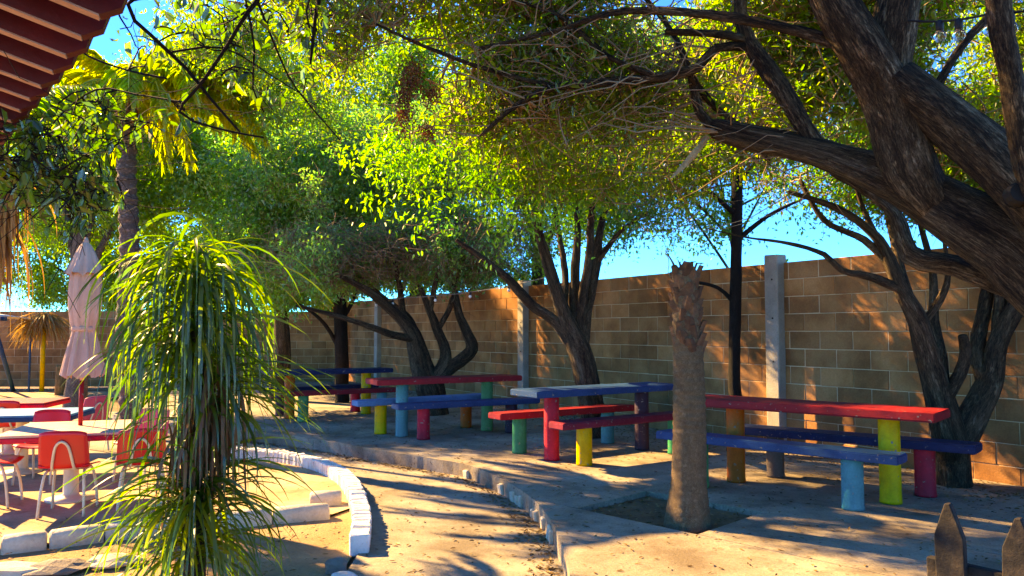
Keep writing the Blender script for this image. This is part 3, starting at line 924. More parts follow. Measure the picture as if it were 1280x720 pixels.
fb = Vector((3.35, 3.05, 0))
F_lines = [
    [(fb, .30), (fb + Vector((-.10, .1, .5)), .25), (Vector((2.95, 3.3, 1.05)), .215)] + pl([(1325, 360, 3.45, 96), (1262, 305, 3.5, 82), (1195, 266, 3.6, 72), (1125, 230, 3.75, 58), (1050, 199, 3.95, 42), (985, 182, 4.15, 34), (925, 169, 4.3, 30), (893, 160, 4.4, 24)]),
    pl([(1172, 262, 3.62, 40), (1140, 212, 3.62, 62), (1112, 130, 3.6, 64), (1080, 66, 3.55, 60), (1045, 5, 3.5, 56), (1005, -70, 3.45, 46), (960, -160, 3.4, 32)]),
    pl([(1345, 330, 3.35, 88), (1312, 272, 3.3, 74), (1262, 220, 3.35, 66), (1195, 158, 3.45, 62), (1120, 100, 3.55, 58)]),
    pl([(1108, 105, 3.58, 48), (1112, 45, 3.55, 56), (1125, -10, 3.5, 52), (1140, -90, 3.4, 44), (1150, -190, 3.3, 30)]),
    pl([(1025, 192, 4.05, 24), (1005, 158, 4.1, 24), (968, 98, 4.2, 24), (938, 55, 4.3, 20), (925, 10, 4.3, 17), (930, -50, 4.3, 13)]),
    pl([(940, 58, 4.3, 13), (895, 60, 4.3, 12), (872, 84, 4.3, 13), (830, 96, 4.35, 13), (760, 103, 4.45, 12), (690, 110, 4.5, 10), (645, 132, 4.55, 7), (600, 170, 4.6, 4)]),
    pl([(938, 50, 4.3, 11), (890, 42, 4.25, 10), (832, 40, 4.2, 8)]),
    pl([(1345, 385, 3.65, 40), (1250, 352, 3.75, 33), (1195, 332, 3.85, 26), (1138, 318, 3.95, 24), (1120, 270, 4.05, 17), (1080, 236, 4.15, 13), (1040, 215, 4.3, 9)]),
    pl([(1325, 330, 3.1, 30), (1285, 210, 3.05, 30), (1266, 110, 3.0, 29), (1250, 20, 2.95, 28), (1240, -80, 2.9, 26)]),
    pl([(893, 160, 4.4, 15), (875, 140, 4.45, 12), (862, 90, 4.5, 9), (840, 40, 4.6, 7), (800, -10, 4.7, 5)]),
    pl([(1080, 66, 3.55, 22), (1000, 40, 3.7, 14), (900, 20, 3.9, 12), (780, 14, 4.2, 9), (690, 40, 4.4, 6), (600, 60, 4.6, 4)]),
    pl([(1150, 150, 3.55, 12), (1200, 60, 3.5, 10), (1260, 0, 3.45, 9), (1330, -60, 3.4, 7)]),
    pl([(820, 96, 4.35, 8), (760, 70, 4.4, 7), (700, 20, 4.5, 6), (640, 0, 4.6, 4)]),
    pl([(700, 110, 4.5, 7), (620, 90, 4.55, 6), (540, 62, 4.6, 5), (470, 30, 4.7, 3)]),
    pl([(860, 90, 4.4, 10), (890, 130, 4.6, 9), (930, 165, 4.9, 8), (960, 200, 5.2, 6)]),
]
F_blobs = [(-.4, 5.3, 3.2, 1.0, .8, .55), (.5, 5.2, 3.1, 1.1, .9, .6), (1.5, 5.0, 3.25, 1.0, .9, .55), (2.4, 4.8, 3.35, 1.0, .9, .6), (3.3, 4.6, 3.3, .9, .9, .7),
           (.1, 4.2, 3.65, 1.1, .8, .45, .7), (1.3, 3.9, 3.75, 1.2, .8, .45, .6), (2.6, 3.8, 3.75, 1.0, .8, .5, .6), (.9, 6.3, 3.0, 1.3, .7, .65), (2.2, 6.2, 3.3, 1.2, .7, .6),
           (3.9, 5.6, 2.9, .7, .7, .7, .8), (-.9, 4.6, 3.6, .7, .8, .4, .7)]
root, fpts = make_tree('leaning_tree', 'big rough-barked tree leaning in over the picnic tables with cut limbs', fb, F_lines, M['bark_front'], F_blobs, 2700, 27, .060, .023, M['leaf_front'],
                       gap=.02, ns=2.0, shell=.2, spread=.16, droop=.35, hexa=True, n_branch=260, n_twig=5200, r=.010, tl=.42, zmin=2.45, ph=1.3, bump=.11, sides=14)
# cut end whose dark hollow is a painted disc, and a torn, pale broken branch
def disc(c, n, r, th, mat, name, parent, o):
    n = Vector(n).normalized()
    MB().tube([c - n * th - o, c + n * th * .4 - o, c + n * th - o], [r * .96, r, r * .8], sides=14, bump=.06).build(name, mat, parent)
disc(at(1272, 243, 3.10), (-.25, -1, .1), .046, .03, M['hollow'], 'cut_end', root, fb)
MB().tube([p - fb for p, _ in pl([(1310, 275, 3.3, 50), (1290, 258, 3.2, 46), (1274, 244, 3.14, 42)])], [.075, .07, .064], sides=12, bump=.06).build('limb', M['bark_front'], root, True)
MB().tube([p - fb for p, _ in pl([(884, 172, 4.38, 10), (868, 192, 4.3, 14), (852, 210, 4.25, 12), (838, 224, 4.2, 4)])], [.014, .021, .014, .004], sides=6, bump=.35).build('broken_branch', M['split'], root)
# hanging bunches of dry brown seed
for cx, cy, cyy, hh in ((505, 128, 4.5, .34), (517, 92, 4.5, .2), (540, 118, 4.6, .12), (535, 165, 4.7, .1)):
    c = np.array(at(cx, cy, cyy) - fb)
    n = int(900 * hh / .3)
    p = c + rng.normal(size=(n, 3)) * np.array([.028, .028, hh * .32])
    V, F = leaf_arrays(p, rng.normal(size=(n, 3)) + np.array([0, 0, -1.0]), rng.normal(size=(n, 3)), rng.uniform(.010, .022, n), rng.uniform(.006, .012, n))
    tag(np_mesh('seed_bunch', V, F, M['seed'], root), kind='stuff')
# long dry twigs hanging through the lower crown
a = np.array([tuple(p - fb * 0) for p in fpts])
m = 420
s = a[rng.choice(len(a), m)]
s = s[(s[:, 2] > 2.2) & (s[:, 1] > 1.0)]
e = s + rng.normal(size=(len(s), 3)) * np.array([.4, .3, .2]) + np.array([-.2, .25, -.02])
V, F = twig_arrays(s, e, .0055 * rng.uniform(.5, 1.4, len(s)), .0015 * np.ones(len(s)), sag=-.05, K=6, wig=.13)
tag(np_mesh('dry_twigs', V, F, M['twig'], root), kind='stuff')

# lime sprays, sunlight put into their leaf colour, at the tips of the leaning tree's long branches
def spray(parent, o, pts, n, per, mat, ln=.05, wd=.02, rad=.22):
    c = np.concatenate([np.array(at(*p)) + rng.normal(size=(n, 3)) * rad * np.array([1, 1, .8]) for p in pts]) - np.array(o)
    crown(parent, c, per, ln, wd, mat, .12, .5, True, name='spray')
spray(root, fb, [(500, 190, 5.6), (540, 215, 5.7), (470, 195, 5.6), (520, 250, 5.8), (625, 275, 6.4), (690, 268, 6.6), (600, 230, 6.2)], 22, 14, M['leaf_sunlit'], rad=.15)

# ------------------------------------------------------------------ trees along the wall
tb = gr(1192, 606)
C_lines = [
    [(tb - Vector((0, 0, .05)), .165), (tb + Vector((0, 0, .25)), .145)] + pl([(1190, 548, 6.7, 40), (1180, 515, 6.7, 34), (1170, 480, 6.68, 30), (1158, 435, 6.62, 28), (1143, 392, 6.55, 25), (1122, 352, 6.5, 18), (1098, 300, 6.5, 13), (1050, 262, 6.5, 9), (985, 240, 6.5, 5)]),
    pl([(1198, 560, 6.7, 34), (1217, 520, 6.72, 33), (1236, 478, 6.72, 30), (1247, 430, 6.7, 24), (1268, 385, 6.65, 22), (1295, 335, 6.6, 18), (1330, 280, 6.5, 12)]),
    pl([(1233, 485, 6.72, 20), (1222, 440, 6.8, 18), (1232, 380, 6.9, 17), (1245, 320, 7.0, 14), (1250, 240, 7.1, 9)]),
    pl([(1245, 440, 6.7, 18), (1250, 390, 6.75, 16), (1252, 340, 6.8, 13), (1270, 270, 6.9, 8)]),
    pl([(1180, 500, 6.68, 18), (1200, 468, 6.6, 16), (1207, 440, 6.55, 13), (1203, 420, 6.5, 10)]),
    pl([(1180, 490, 6.7, 15), (1176, 440, 6.78, 13), (1167, 400, 6.85, 12), (1166, 340, 6.9, 9), (1150, 280, 7, 6)]),
    pl([(1128, 362, 6.5, 13), (1085, 345, 6.45, 10), (1052, 338, 6.4, 8), (1030, 318, 6.4, 6.5), (985, 304, 6.35, 4.5), (935, 297, 6.3, 2.5), (880, 285, 6.3, 1.2)]),
    pl([(1143, 392, 6.55, 14), (1128, 345, 6.6, 11), (1117, 300, 6.7, 9), (1105, 250, 6.8, 6)]),
    pl([(1115, 335, 6.5, 11), (1080, 300, 6.55, 9), (1030, 275, 6.6, 7), (1000, 225, 6.7, 5)]),
    pl([(1150, 410, 6.6, 11), (1175, 375, 6.5, 9), (1185, 345, 6.45, 7), (1180, 300, 6.4, 4)]),
    pl([(1098, 300, 6.5, 8), (1075, 250, 6.5, 6), (1065, 200, 6.5, 4)]),
]
C_blobs = [(3.6, 6.8, 2.85, .9, .8, .5), (2.9, 6.6, 2.75, .8, .6, .40, .35), (4.2, 6.2, 3.0, .8, .8, .6), (2.4, 6.5, 2.75, .5, .5, .3, .3)]
make_tree('wall_tree', 'dark multi-stemmed tree standing behind the orange and yellow legged table', tb, C_lines, M['bark'], C_blobs, 800, 22, .055, .021, M['leaf_mid'], gap=0, shell=.2, spread=.2, n_branch=90, n_twig=700, r=.009, tl=.4, zmin=2.35, ph=2.1)

sb_ = Vector((2.62, 9.0, 0))
S_lines = [[(sb_ - Vector((0, 0, .05)), .085), (sb_ + Vector((0, 0, .4)), .075)] + pl([(918, 470, 9.0, 15), (919, 380, 9.0, 14.5), (921, 290, 9.0, 14), (922, 200, 9.0, 12), (925, 100, 9.0, 9)]),
           pl([(917, 378, 9.0, 6), (898, 360, 8.95, 5), (868, 352, 8.9, 4), (838, 346, 8.8, 3)]),
           pl([(921, 300, 9.0, 7), (960, 270, 8.9, 5), (1000, 250, 8.8, 3)]), pl([(921, 270, 9.0, 7), (880, 235, 8.9, 5), (830, 210, 8.8, 3)]),
           pl([(922, 230, 9.0, 6), (960, 180, 9.2, 4), (990, 120, 9.4, 3)])]
S_blobs = [(2.35, 9.0, 3.35, 1.0, .9, .75), (1.7, 8.9, 2.9, .7, .6, .42, .5), (3.1, 9.0, 3.6, 1.0, .8, .6), (2.5, 9.0, 4.3, 1.4, 1.0, .7)]
make_tree('slim_tree', 'slim straight dark-barked tree against the wall beside the concrete post', sb_, S_lines, M['bark_dark'], S_blobs, 560, 22, .062, .026, M['leaf_mid'], ns=1.6, gap=.3, shell=.2, spread=.22, n_branch=80, n_twig=900, tl=.4, r=.008, zmin=2.25, ph=3.7, bump=.05)

ab_ = gr(742, 546)
A_lines = [[(ab_ - Vector((0, 0, .05)), .19), (ab_ + Vector((0, 0, .2)), .16)] + pl([(736, 490, 9.75, 29), (727, 450, 9.75, 29), (719, 425, 9.75, 30), (702, 385, 9.7, 20), (690, 345, 9.65, 16), (676, 300, 9.6, 11), (665, 250, 9.5, 7)]),
           pl([(716, 432, 9.75, 17), (692, 400, 9.7, 14), (664, 380, 9.6, 13), (638, 352, 9.5, 11), (605, 325, 9.4, 8), (570, 300, 9.3, 5)]),
           pl([(722, 430, 9.75, 18), (718, 385, 9.8, 15), (719, 335, 9.85, 12), (722, 285, 9.9, 8), (715, 220, 9.9, 5)]),
           pl([(727, 432, 9.75, 18), (734, 385, 9.8, 15), (745, 330, 9.8, 13), (752, 280, 9.8, 9), (775, 210, 9.8, 5)]),
           pl([(724, 430, 9.75, 15), (728, 375, 9.7, 12), (737, 315, 9.65, 11), (741, 255, 9.6, 7), (760, 190, 9.6, 4)]),
           pl([(703, 390, 9.7, 10), (707, 350, 9.9, 9), (700, 300, 10.1, 7), (690, 240, 10.2, 4)]),
           pl([(745, 330, 9.8, 8), (775, 290, 9.6, 6), (810, 265, 9.4, 4)])]
A_blobs = [(.9, 9.6, 3.1, 1.1, 1.0, .55), (-.1, 9.5, 3.2, .9, .9, .6), (.4, 9.6, 3.8, 1.2, 1.1, .6), (1.7, 9.4, 3.35, .8, .8, .6), (.6, 9.9, 4.4, 1.2, 1.0, .5, .5), (-.9, 9.6, 3.5, .8, .8, .7)]
make_tree('wall_tree', 'thick dark tree with many upright forks behind the blue picnic table', ab_, A_lines, M['bark'], A_blobs, 620, 30, .072, .03, M['leaf_mid'], ns=1.5, gap=.25, shell=.25, spread=.2, n_branch=160, n_twig=1500, r=.011, tl=.45, zmin=2.35, ph=.6)

bb = gr(541, 518)
B_lines = [[(bb - Vector((0, 0, .05)), .24), (bb + Vector((0, 0, .2)), .20)] + pl([(537, 485, 12.4, 34), (528, 462, 12.4, 28), (520, 435, 12.3, 24), (512, 410, 12.2, 19), (490, 388, 12.0, 14), (462, 365, 11.8, 10), (425, 345, 11.6, 6)]),
           pl([(541, 478, 12.4, 22), (556, 455, 12.4, 17), (556, 435, 12.4, 14), (547, 412, 12.3, 12), (538, 390, 12.2, 9), (525, 360, 12.1, 6)]),
           pl([(545, 474, 12.4, 20), (565, 458, 12.4, 17), (590, 436, 12.35, 15), (583, 415, 12.3, 13), (573, 390, 12.3, 11), (568, 350, 12.2, 8), (585, 300, 12.1, 5)]),
           pl([(547, 412, 12.3, 8), (560, 390, 12.3, 7), (566, 372, 12.2, 6)]),
           pl([(516, 424, 12.2, 11), (490, 418, 12.0, 9), (450, 404, 11.7, 7), (410, 392, 11.5, 5.5), (370, 382, 11.3, 4)]),
           pl([(520, 430, 12.3, 11), (505, 395, 12.4, 9), (500, 360, 12.5, 7), (490, 310, 12.5, 5)]),
           pl([(524, 440, 12.3, 12), (512, 400, 12.5, 10), (478, 372, 12.6, 8), (440, 340, 12.7, 6)]),
           pl([(538, 390, 12.2, 7), (545, 350, 12.0, 6), (560, 310, 11.9, 4)])]
B_blobs = [(-1.7, 12.2, 2.5, 1.6, 1.1, .5), (-2.8, 12.0, 2.55, 1.1, 1.0, .6), (-.5, 12.2, 2.8, 1.1, 1.0, .55), (-1.7, 12.2, 3.5, 1.6, 1.2, .7), (-1.2, 12.4, 4.4, 1.6, 1.2, .8)]
broot, bpts = make_tree('wall_tree', 'crooked tree with snaking low branches behind the red and light blue benches', bb, B_lines, M['bark'], B_blobs, 950, 34, .08, .035, M['leaf_bush'], ns=1.5, gap=.12, shell=.25, spread=.2, n_branch=260, n_twig=3000, r=.013, tl=.5, zmin=1.98, ph=4.4)

tp_ = blob_points([(-1.7, 12.0, 2.5, 1.7, .9, .5), (-2.9, 11.9, 2.5, 1.3, .8, .5), (-.4, 12.0, 2.7, 1.2, .8, .5)], 800, -.5, 2, .0, 2.2) - np.array(bb)
dv = unit(rng.normal(size=(800, 3)) * np.array([1, .7, .7])); lv_ = rng.uniform(.25, .8, (800, 1))
V, F = twig_arrays(tp_ - dv * lv_ * .5, tp_ + dv * lv_ * .5, .005 * rng.uniform(.6, 1.4, 800), .002 * np.ones(800), K=6, wig=.2)
tag(np_mesh('dry_twigs', V, F, M['twig'], broot), kind='stuff')
db = gr(427, 503)
D_lines = [[(db - Vector((0, 0, .05)), .14), (db + Vector((0, 0, .3)), .125)] + pl([(427, 440, 14.2, 17), (425, 385, 14.2, 17), (424, 320, 14.2, 14), (420, 240, 14.2, 10)]),
           pl([(421, 430, 14.2, 6), (408, 408, 14.0, 5), (392, 392, 13.8, 4), (370, 378, 13.6, 3)]),
           pl([(430, 395, 14.2, 6), (440, 378, 14.2, 5), (448, 350, 14.2, 4)])]
D_blobs = [(-3.2, 14.0, 2.7, 1.4, 1.0, .7), (-3.4, 14.0, 4.2, 1.5, 1.2, .9)]
make_tree('dark_tree', 'straight dark trunk between the navy table and the plank gate', db, D_lines, M['bark_dark'], D_blobs, 800, 30, .085, .037, M['leaf_bush'], gap=-.1, shell=.3, spread=.22, n_branch=70, n_twig=700, zmin=2.0, ph=5.2, bump=.05)

# ------------------------------------------------------------------ bushy trees behind, and the trees beyond the wall
def simple_tree(name, label, x, y, h, r, blobs, n, per, ln, wd, lmat, ph, trunk='bark', group=None, gap=-.2, shell=.45, n_branch=60, n_twig=300, spread=.32, lean=(0, 0), fork=.55):
    b = Vector((x, y, -.2))
    t = Vector((x + lean[0], y + lean[1], h))
    lines = [[(b, r * 1.25), (b.lerp(t, .3) + Vector((.05, 0, 0)), r), (b.lerp(t, .65), r * .85), (t, r * .5)]]
    for i, bl in enumerate(blobs[:6]):
        e = Vector(bl[:3])
        s = b.lerp(t, min(1, fork + .07 * i))
        lines.append([(s, r * .5), (s.lerp(e, .5) + Vector((0, 0, .15)), r * .32), (e, r * .1)])
    return make_tree(name, label, b, lines, M[trunk], blobs, n, per, ln, wd, lmat, gap=gap, shell=shell, spread=spread, n_branch=n_branch, n_twig=n_twig, ph=ph, group=group)

simple_tree('bushy_tree', 'dense round blue-green tree between the yellow palm and the navy table', -4.6, 15.2, 4.2, .16,
            [(-4.6, 14.8, 3.3, 1.5, 1.3, 1.1), (-3.6, 14.4, 3.9, 1.2, 1.2, 1.0), (-5.3, 14.8, 4.4, 1.3, 1.3, .9), (-3.9, 14.6, 4.9, 1.4, 1.2, .9), (-4.4, 14.6, 2.45, 1.7, 1.1, .7), (-2.8, 14.8, 4.6, 1.0, 1.0, .8)],
            1500, 34, .10, .044, M['leaf_bush'], .9, gap=-.12, shell=.5, spread=.24)
simple_tree('added_shade_tree', 'slender light-crowned tree added to shade the slab, between the yellow palm and the round tree', -5.5, 11.0, 4.7, .05,  # tree added so its crown throws dappled shade on slab and tables
            [(-3.4, 9.6, 4.6, 1.3, 1.2, .6), (-2.9, 8.4, 4.7, .9, .7, .5), (-2.6, 10.4, 4.7, 1.0, 1.0, .6), (-3.8, 11.0, 5.0, 1.2, 1.0, .6), (-2.4, 9.0, 4.9, 1.0, .9, .5), (-3.0, 11.4, 4.8, 1.0, 1.0, .5)],
            900, 18, .07, .03, M['leaf_far'], 7.3, trunk='palm_grey', gap=.2, shell=.2, n_branch=120, n_twig=500, spread=.26, fork=.9)
FG = 'sunlit trees beyond the patio and wall'
simple_tree('background_tree', 'bright yellow-green tree standing behind the closed umbrella', -7.7, 13.6, 3.4, .155,
            [(-7.9, 14.2, 3.7, 1.5, 1.2, .8), (-6.9, 14.6, 4.5, 1.4, 1.3, .9), (-8.7, 14.4, 4.6, 1.4, 1.2, .9), (-7.4, 14.4, 5.4, 1.6, 1.3, .8)], 2200, 18, .095, .042, M['leaf_far'], 1.9, trunk='palm_grey', group=FG)
simple_tree('background_tree', 'low leafy green tree above the brown patio wall', -12.2, 23.5, 3.0, .15,
            [(-12.2, 22.6, 2.8, 2.0, 1.2, 1.2), (-10.2, 22.6, 2.7, 1.8, 1.2, 1.1), (-13.8, 22.6, 3.4, 1.8, 1.2, 1.4), (-11.2, 22.6, 3.9, 1.8, 1.4, 1.0), (-14.6, 22.6, 5.2, 2.0, 1.3, 1.2), (-12.4, 22.6, 5.4, 2.0, 1.3, 1.0)], 2400, 18, .12, .055, M['leaf_far'], 2.6, group=FG)
simple_tree('background_tree', 'yellow-green tree rising behind the yellow palm', -8.2, 22.4, 4.6, .18,
            [(-8.2, 22.2, 3.4, 1.8, 1.2, 1.3), (-6.6, 20.4, 4.2, 1.8, 1.4, 1.3), (-8.8, 20.6, 5.6, 2.0, 1.5, 1.3), (-6.6, 20.6, 6.6, 2.2, 1.5, 1.3), (-5.6, 21.9, 2.8, 1.5, 1.0, 1.0), (-9.6, 20.6, 7.4, 2.2, 1.5, 1.3)], 4200, 18, .12, .055, M['leaf_far'], 3.3, group=FG, gap=-.1)
simple_tree('background_tree', 'tall bright tree behind the dense round blue-green tree', -2.6, 20.5, 6.0, .2,
            [(-3.2, 20.4, 5.2, 2.2, 1.6, 1.5), (-1.4, 20.4, 6.4, 2.2, 1.6, 1.5), (-4.0, 20.4, 7.6, 2.4, 1.6, 1.3), (-1.6, 20.4, 8.4, 2.4, 1.6, 1.2), (-3.2, 20.4, 3.4, 1.8, 1.4, 1.1)], 4200, 18, .12, .055, M['leaf_far'], 4.1, group=FG, gap=-.1)
simple_tree('background_tree', 'pale green tree looking over the wall between the two forked trees', .6, 17.5, 4.2, .17,
            [(-.6, 17.4, 3.0, 1.4, 1.2, .8), (.6, 17.4, 4.4, 1.8, 1.4, 1.3), (1.8, 17.4, 5.6, 1.8, 1.4, 1.2), (-.4, 17.4, 6.0, 1.8, 1.4, 1.2)], 2600, 18, .10, .045, M['leaf_far'], 5.0, group=FG, gap=-.02)
simple_tree('background_tree', 'loose green tree beyond the wall above the slim dark tree', 4.36, 15.0, 5.0, .05,
            [(4.6, 15, 5.6, 1.8, 1.4, 1.0), (6.4, 15, 6.4, 1.8, 1.4, 1.2), (3.0, 15, 6.6, 1.8, 1.4, 1.0), (7.6, 14.6, 5.0, 1.4, 1.2, 1.0)], 2200, 18, .09, .04, M['leaf_front'], 6.0, group=FG, gap=.05)
simple_tree('background_tree', 'dense green tree just over the wall behind the topped palm', 3.63, 12.5, 4.2, .05,
            [(2.0, 12.5, 4.3, 1.2, .9, .8), (3.2, 12.5, 4.9, 1.3, .9, .8), (1.2, 13.2, 5.2, 1.4, 1.0, .8), (2.4, 12.8, 5.9, 1.6, 1.0, .7), (.6, 13.6, 4.2, 1.0, .9, .7), (2.6, 12.4, 3.2, 1.4, .7, .6, .5), (4.6, 11.4, 3.6, 1.1, .7, .6, .5), (1.5, 12.9, 3.3, .8, .6, .5, .6)], 1900, 26, .08, .034, M['leaf_mid'], 8.2, group=FG, gap=-.05)
simple_tree('background_tree', 'loose green tree beyond the wall behind the leaning tree', 8.6, 10.5, 4.6, .16,
            [(7.2, 10, 4.4, 1.2, 1.1, 1.0), (8.2, 10, 5.4, 1.5, 1.2, 1.0), (6.6, 10, 5.6, 1.2, 1.2, .9), (8.4, 9.6, 3.4, 1.1, 1.0, .9)], 1500, 18, .075, .03, M['leaf_front'], 6.6, group=FG, gap=.0)

# ------------------------------------------------------------------ dark-leaved bough overhead on the left
ob = Vector((-.75, -1.1, -.2))
O_lines = [[(ob, .16), (ob + Vector((.0, .2, 1.2)), .13), (Vector((-.55, -.3, 2.4)), .11), (Vector((-.45, .9, 3.2)), .085), (Vector((-.6, 2.2, 3.5)), .055)] + pl([(400, -40, 3.5, 12), (395, 15, 3.6, 8), (388, 80, 3.7, 5)]),
           [(Vector((-.5, 1.6, 3.4)), .045)] + pl([(345, -70, 3.2, 14), (300, 30, 3.4, 8), (255, 100, 3.5, 7), (225, 140, 3.6, 6), (270, 160, 3.65, 5), (330, 172, 3.7, 4)]),
           [(Vector((-.46, 1.2, 3.3)), .045)] + pl([(230, -60, 3.0, 14), (160, 5, 3.3, 8), (190, 45, 3.4, 8), (232, 85, 3.5, 7), (262, 122, 3.55, 6), (300, 165, 3.6, 4)]),
           pl([(208, 98, 3.6, 5), (160, 88, 3.7, 4), (110, 70, 3.75, 4), (85, 50, 3.8, 3)]),
           pl([(230, 128, 3.6, 4), (170, 118, 3.75, 4), (120, 112, 3.85, 4), (70, 150, 4.0, 3), (40, 200, 4.1, 2)]),
           pl([(120, 112, 3.85, 3), (125, 150, 3.9, 3), (100, 215, 4.0, 2), (86, 258, 4.0, 2)]),
           pl([(308, 5, 3.4, 6), (318, 60, 3.5, 5), (316, 110, 3.6, 4), (330, 140, 3.7, 3)]),
           pl([(310, -30, 3.4, 7), (345, 60, 3.6, 5), (370, 110, 3.8, 4), (425, 175, 4.0, 3)]),
           pl([(215, 65, 3.45, 5), (280, 60, 3.6, 4), (340, 95, 3.7, 3), (380, 120, 3.8, 2)])]
oroot = empty('overhanging_tree', ob, label='dark glossy-leaved bough hanging in from overhead beside the maroon eave', cat='tree')
O_lines = [[(p, r * (.62 if p.y > 2.9 else 1)) for p, r in ln] for ln in O_lines]
opts = limbs(oroot, rebase(O_lines, ob), M['bark_dark'], bump=.06)
opx = [(40, 190, 4.1, 14), (62, 165, 4.1, 12), (75, 205, 4.1, 14), (95, 225, 4.0, 14), (50, 225, 4.1, 14), (112, 140, 3.9, 8), (132, 150, 3.9, 12), (92, 165, 4.0, 10), (85, 258, 4.0, 8), (25, 215, 4.2, 10), (60, 250, 4.1, 7), (105, 250, 4.0, 6),
       (20, 240, 4.2, 6), (118, 195, 3.9, 4), (160, 40, 3.6, 3), (240, 20, 3.5, 6), (280, 15, 3.5, 7), (330, 25, 3.6, 6), (380, 20, 3.6, 7), (310, 125, 3.7, 4), (232, 155, 3.7, 3), (400, 45, 3.8, 5), (390, 85, 3.8, 3), (215, 20, 3.5, 4)]
cents = np.concatenate([np.array(at(*p[:3])) + rng.normal(size=(p[3], 3)) * np.array([.075, .16, .06]) for p in opx]) - np.array(ob)
# the nearest leaves are parts of their own, the rest one mass
lv = []
for s_ in range(4):
    V, F = leaf_arrays(np.zeros((1, 3)), np.array([[1.0, 0, 0]]), np.array([[0, 0, 1.0]]), np.array([.075]), np.array([.034 + .004 * (s_ % 2)]), True, .22 + .05 * s_, .1 + .08 * s_)
    me = bpy.data.meshes.new('leaf'); me.from_pydata([tuple(v) for v in V], [], [tuple(f) for f in F]); me.update(); me.materials.append(M['leaf_dark'])
    lv.append(me)
rnd = random.Random(21)
for i in range(300):
    c = cents[rnd.randrange(len(cents))]
    o = link('leaf', rnd.choice(lv), None, oroot, Vector(c) + Vector((rnd.gauss(0, .03), rnd.gauss(0, .04), rnd.gauss(0, .03))), (rnd.gauss(0, .7), rnd.uniform(.2, 1.5), rnd.uniform(0, 6.28)))
    k = rnd.uniform(.75, 1.25); o.scale = (k, k, k)
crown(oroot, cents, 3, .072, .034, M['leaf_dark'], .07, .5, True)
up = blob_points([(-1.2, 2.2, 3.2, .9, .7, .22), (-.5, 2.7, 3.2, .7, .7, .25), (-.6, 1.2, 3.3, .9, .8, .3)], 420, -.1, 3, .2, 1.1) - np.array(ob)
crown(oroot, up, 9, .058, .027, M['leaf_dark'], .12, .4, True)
twigs(oroot, np.concatenate([cents, up]), opts, 160, 500, M['bark_dark'], .005, .2)

# ------------------------------------------------------------------ strap-leaved plant in the bed
pb = Vector((-1.82, 4.42, LOW - .02))
proot = empty('strap_leaf_plant', pb, label='tall ponytail-like plant with long arching strap leaves in the planting bed', cat='plant')
MB().tube([(0, 0, 0), (.02, 0, .3), (.0, 0, .7), (.03, .02, 1.1), (-.02, .02, 1.5), (-.03, .02, 1.9)], [.10, .07, .055, .05, .045, .03], sides=10, step=.06, bump=.1).build('trunk', M['bark'], proot, True)
def straps(n, org, ln, up0, droop, width, K=11, spread=.04, az=None, jz=.12):
    a = rng.uniform(0, 2 * np.pi, n) if az is None else rng.uniform(az[0], az[1], n)
    L = ln * rng.uniform(.55, 1.15, n)
    el = rng.uniform(up0[0], up0[1], n)
    dr = droop * rng.uniform(.7, 1.3, n)
    base = np.array(org) + rng.normal(size=(n, 3)) * np.array([spread, spread, jz])
    w = width * rng.uniform(.7, 1.2, n)
    H = np.stack([np.cos(a), np.sin(a), np.zeros(n)], 1)
    S_ = np.stack([-np.sin(a), np.cos(a), np.zeros(n)], 1)
    tw = rng.normal(size=n) * .25
    p = base.copy()
    rows = []
    ang = el.copy()
    for k in range(K):
        t = k / (K - 1)
        T_ = H * np.cos(ang)[:, None] + np.array([0, 0, 1.0]) * np.sin(ang)[:, None]
        nn = np.cross(S_, T_)
        sd = S_ * np.cos(tw * t * 4)[:, None] + nn * np.sin(tw * t * 4)[:, None]
        ww = (w * (.55 + .45 * min(1, t * 4)) * (1 - t ** 2.2) + .0008)[:, None]
        rows.append(np.stack([p - sd * ww / 2, p - nn * ww * -.12, p + sd * ww / 2], 1))
        p = p + T_ * (L / (K - 1))[:, None]
        ang = ang - dr / (K - 1) * (1.7 - 1.2 * t) * (ang > -1.5)
        ang = np.maximum(ang, -1.56 + rng.normal(size=n) * .03)
        a2 = rng.normal(size=n) * .03
    V = np.stack(rows, 1)
    q = []
    for k in range(K - 1):
        for s in (0, 1): q.append((k * 3 + s, k * 3 + s + 1, (k + 1) * 3 + s + 1, (k + 1) * 3 + s))
    F = (np.array(q)[None] + (np.arange(n) * K * 3)[:, None, None]).reshape(-1, 4)
    return V.reshape(-1, 3), F
V, F = join([straps(190, (-.03, .02, 1.78), .84, (.35, 1.5), 2.7, .023, jz=.08), straps(180, (-.02, .02, 1.55), .82, (.1, 1.2), 2.3, .023, jz=.1), straps(140, (.0, .02, 1.32), .72, (-.1, 1.0), 2.0, .023),
             straps(40, (.05, 0, 1.05), .62, (-.2, .8), 1.7, .021), straps(40, (.10, 0, 1.2), .80, (.15, .7), 1.1, .022, az=(-.8, .6)), straps(14, (-.05, 0, 1.4), .75, (.2, .9), 1.7, .022, az=(2.4, 4.0))])
tag(np_mesh('upper_leaves', V, F, M['strap'], proot, True), kind='stuff')
V, F = join([straps(210, (.03, -.02, .52), .74, (.05, 1.4), 1.7, .022, jz=.08), straps(90, (.04, -.03, .28), .66, (.0, 1.1), 1.5, .020, jz=.07)])
tag(np_mesh('lower_leaves', V, F, M['strap'], proot, True), kind='stuff')
V, F = join([straps(80, (.03, 0, 1.15), .50, (-1.3, -.4), 1.2, .020), straps(120, (.13, -.03, 1.12), .52, (-1.45, -.9), .6, .022, spread=.05, jz=.1), straps(40, (-.05, -.03, .95), .42, (-1.4, -.8), .8, .018)])
tag(np_mesh('dead_leaves', V, F, M['deadleaf'], proot, True), kind='stuff')

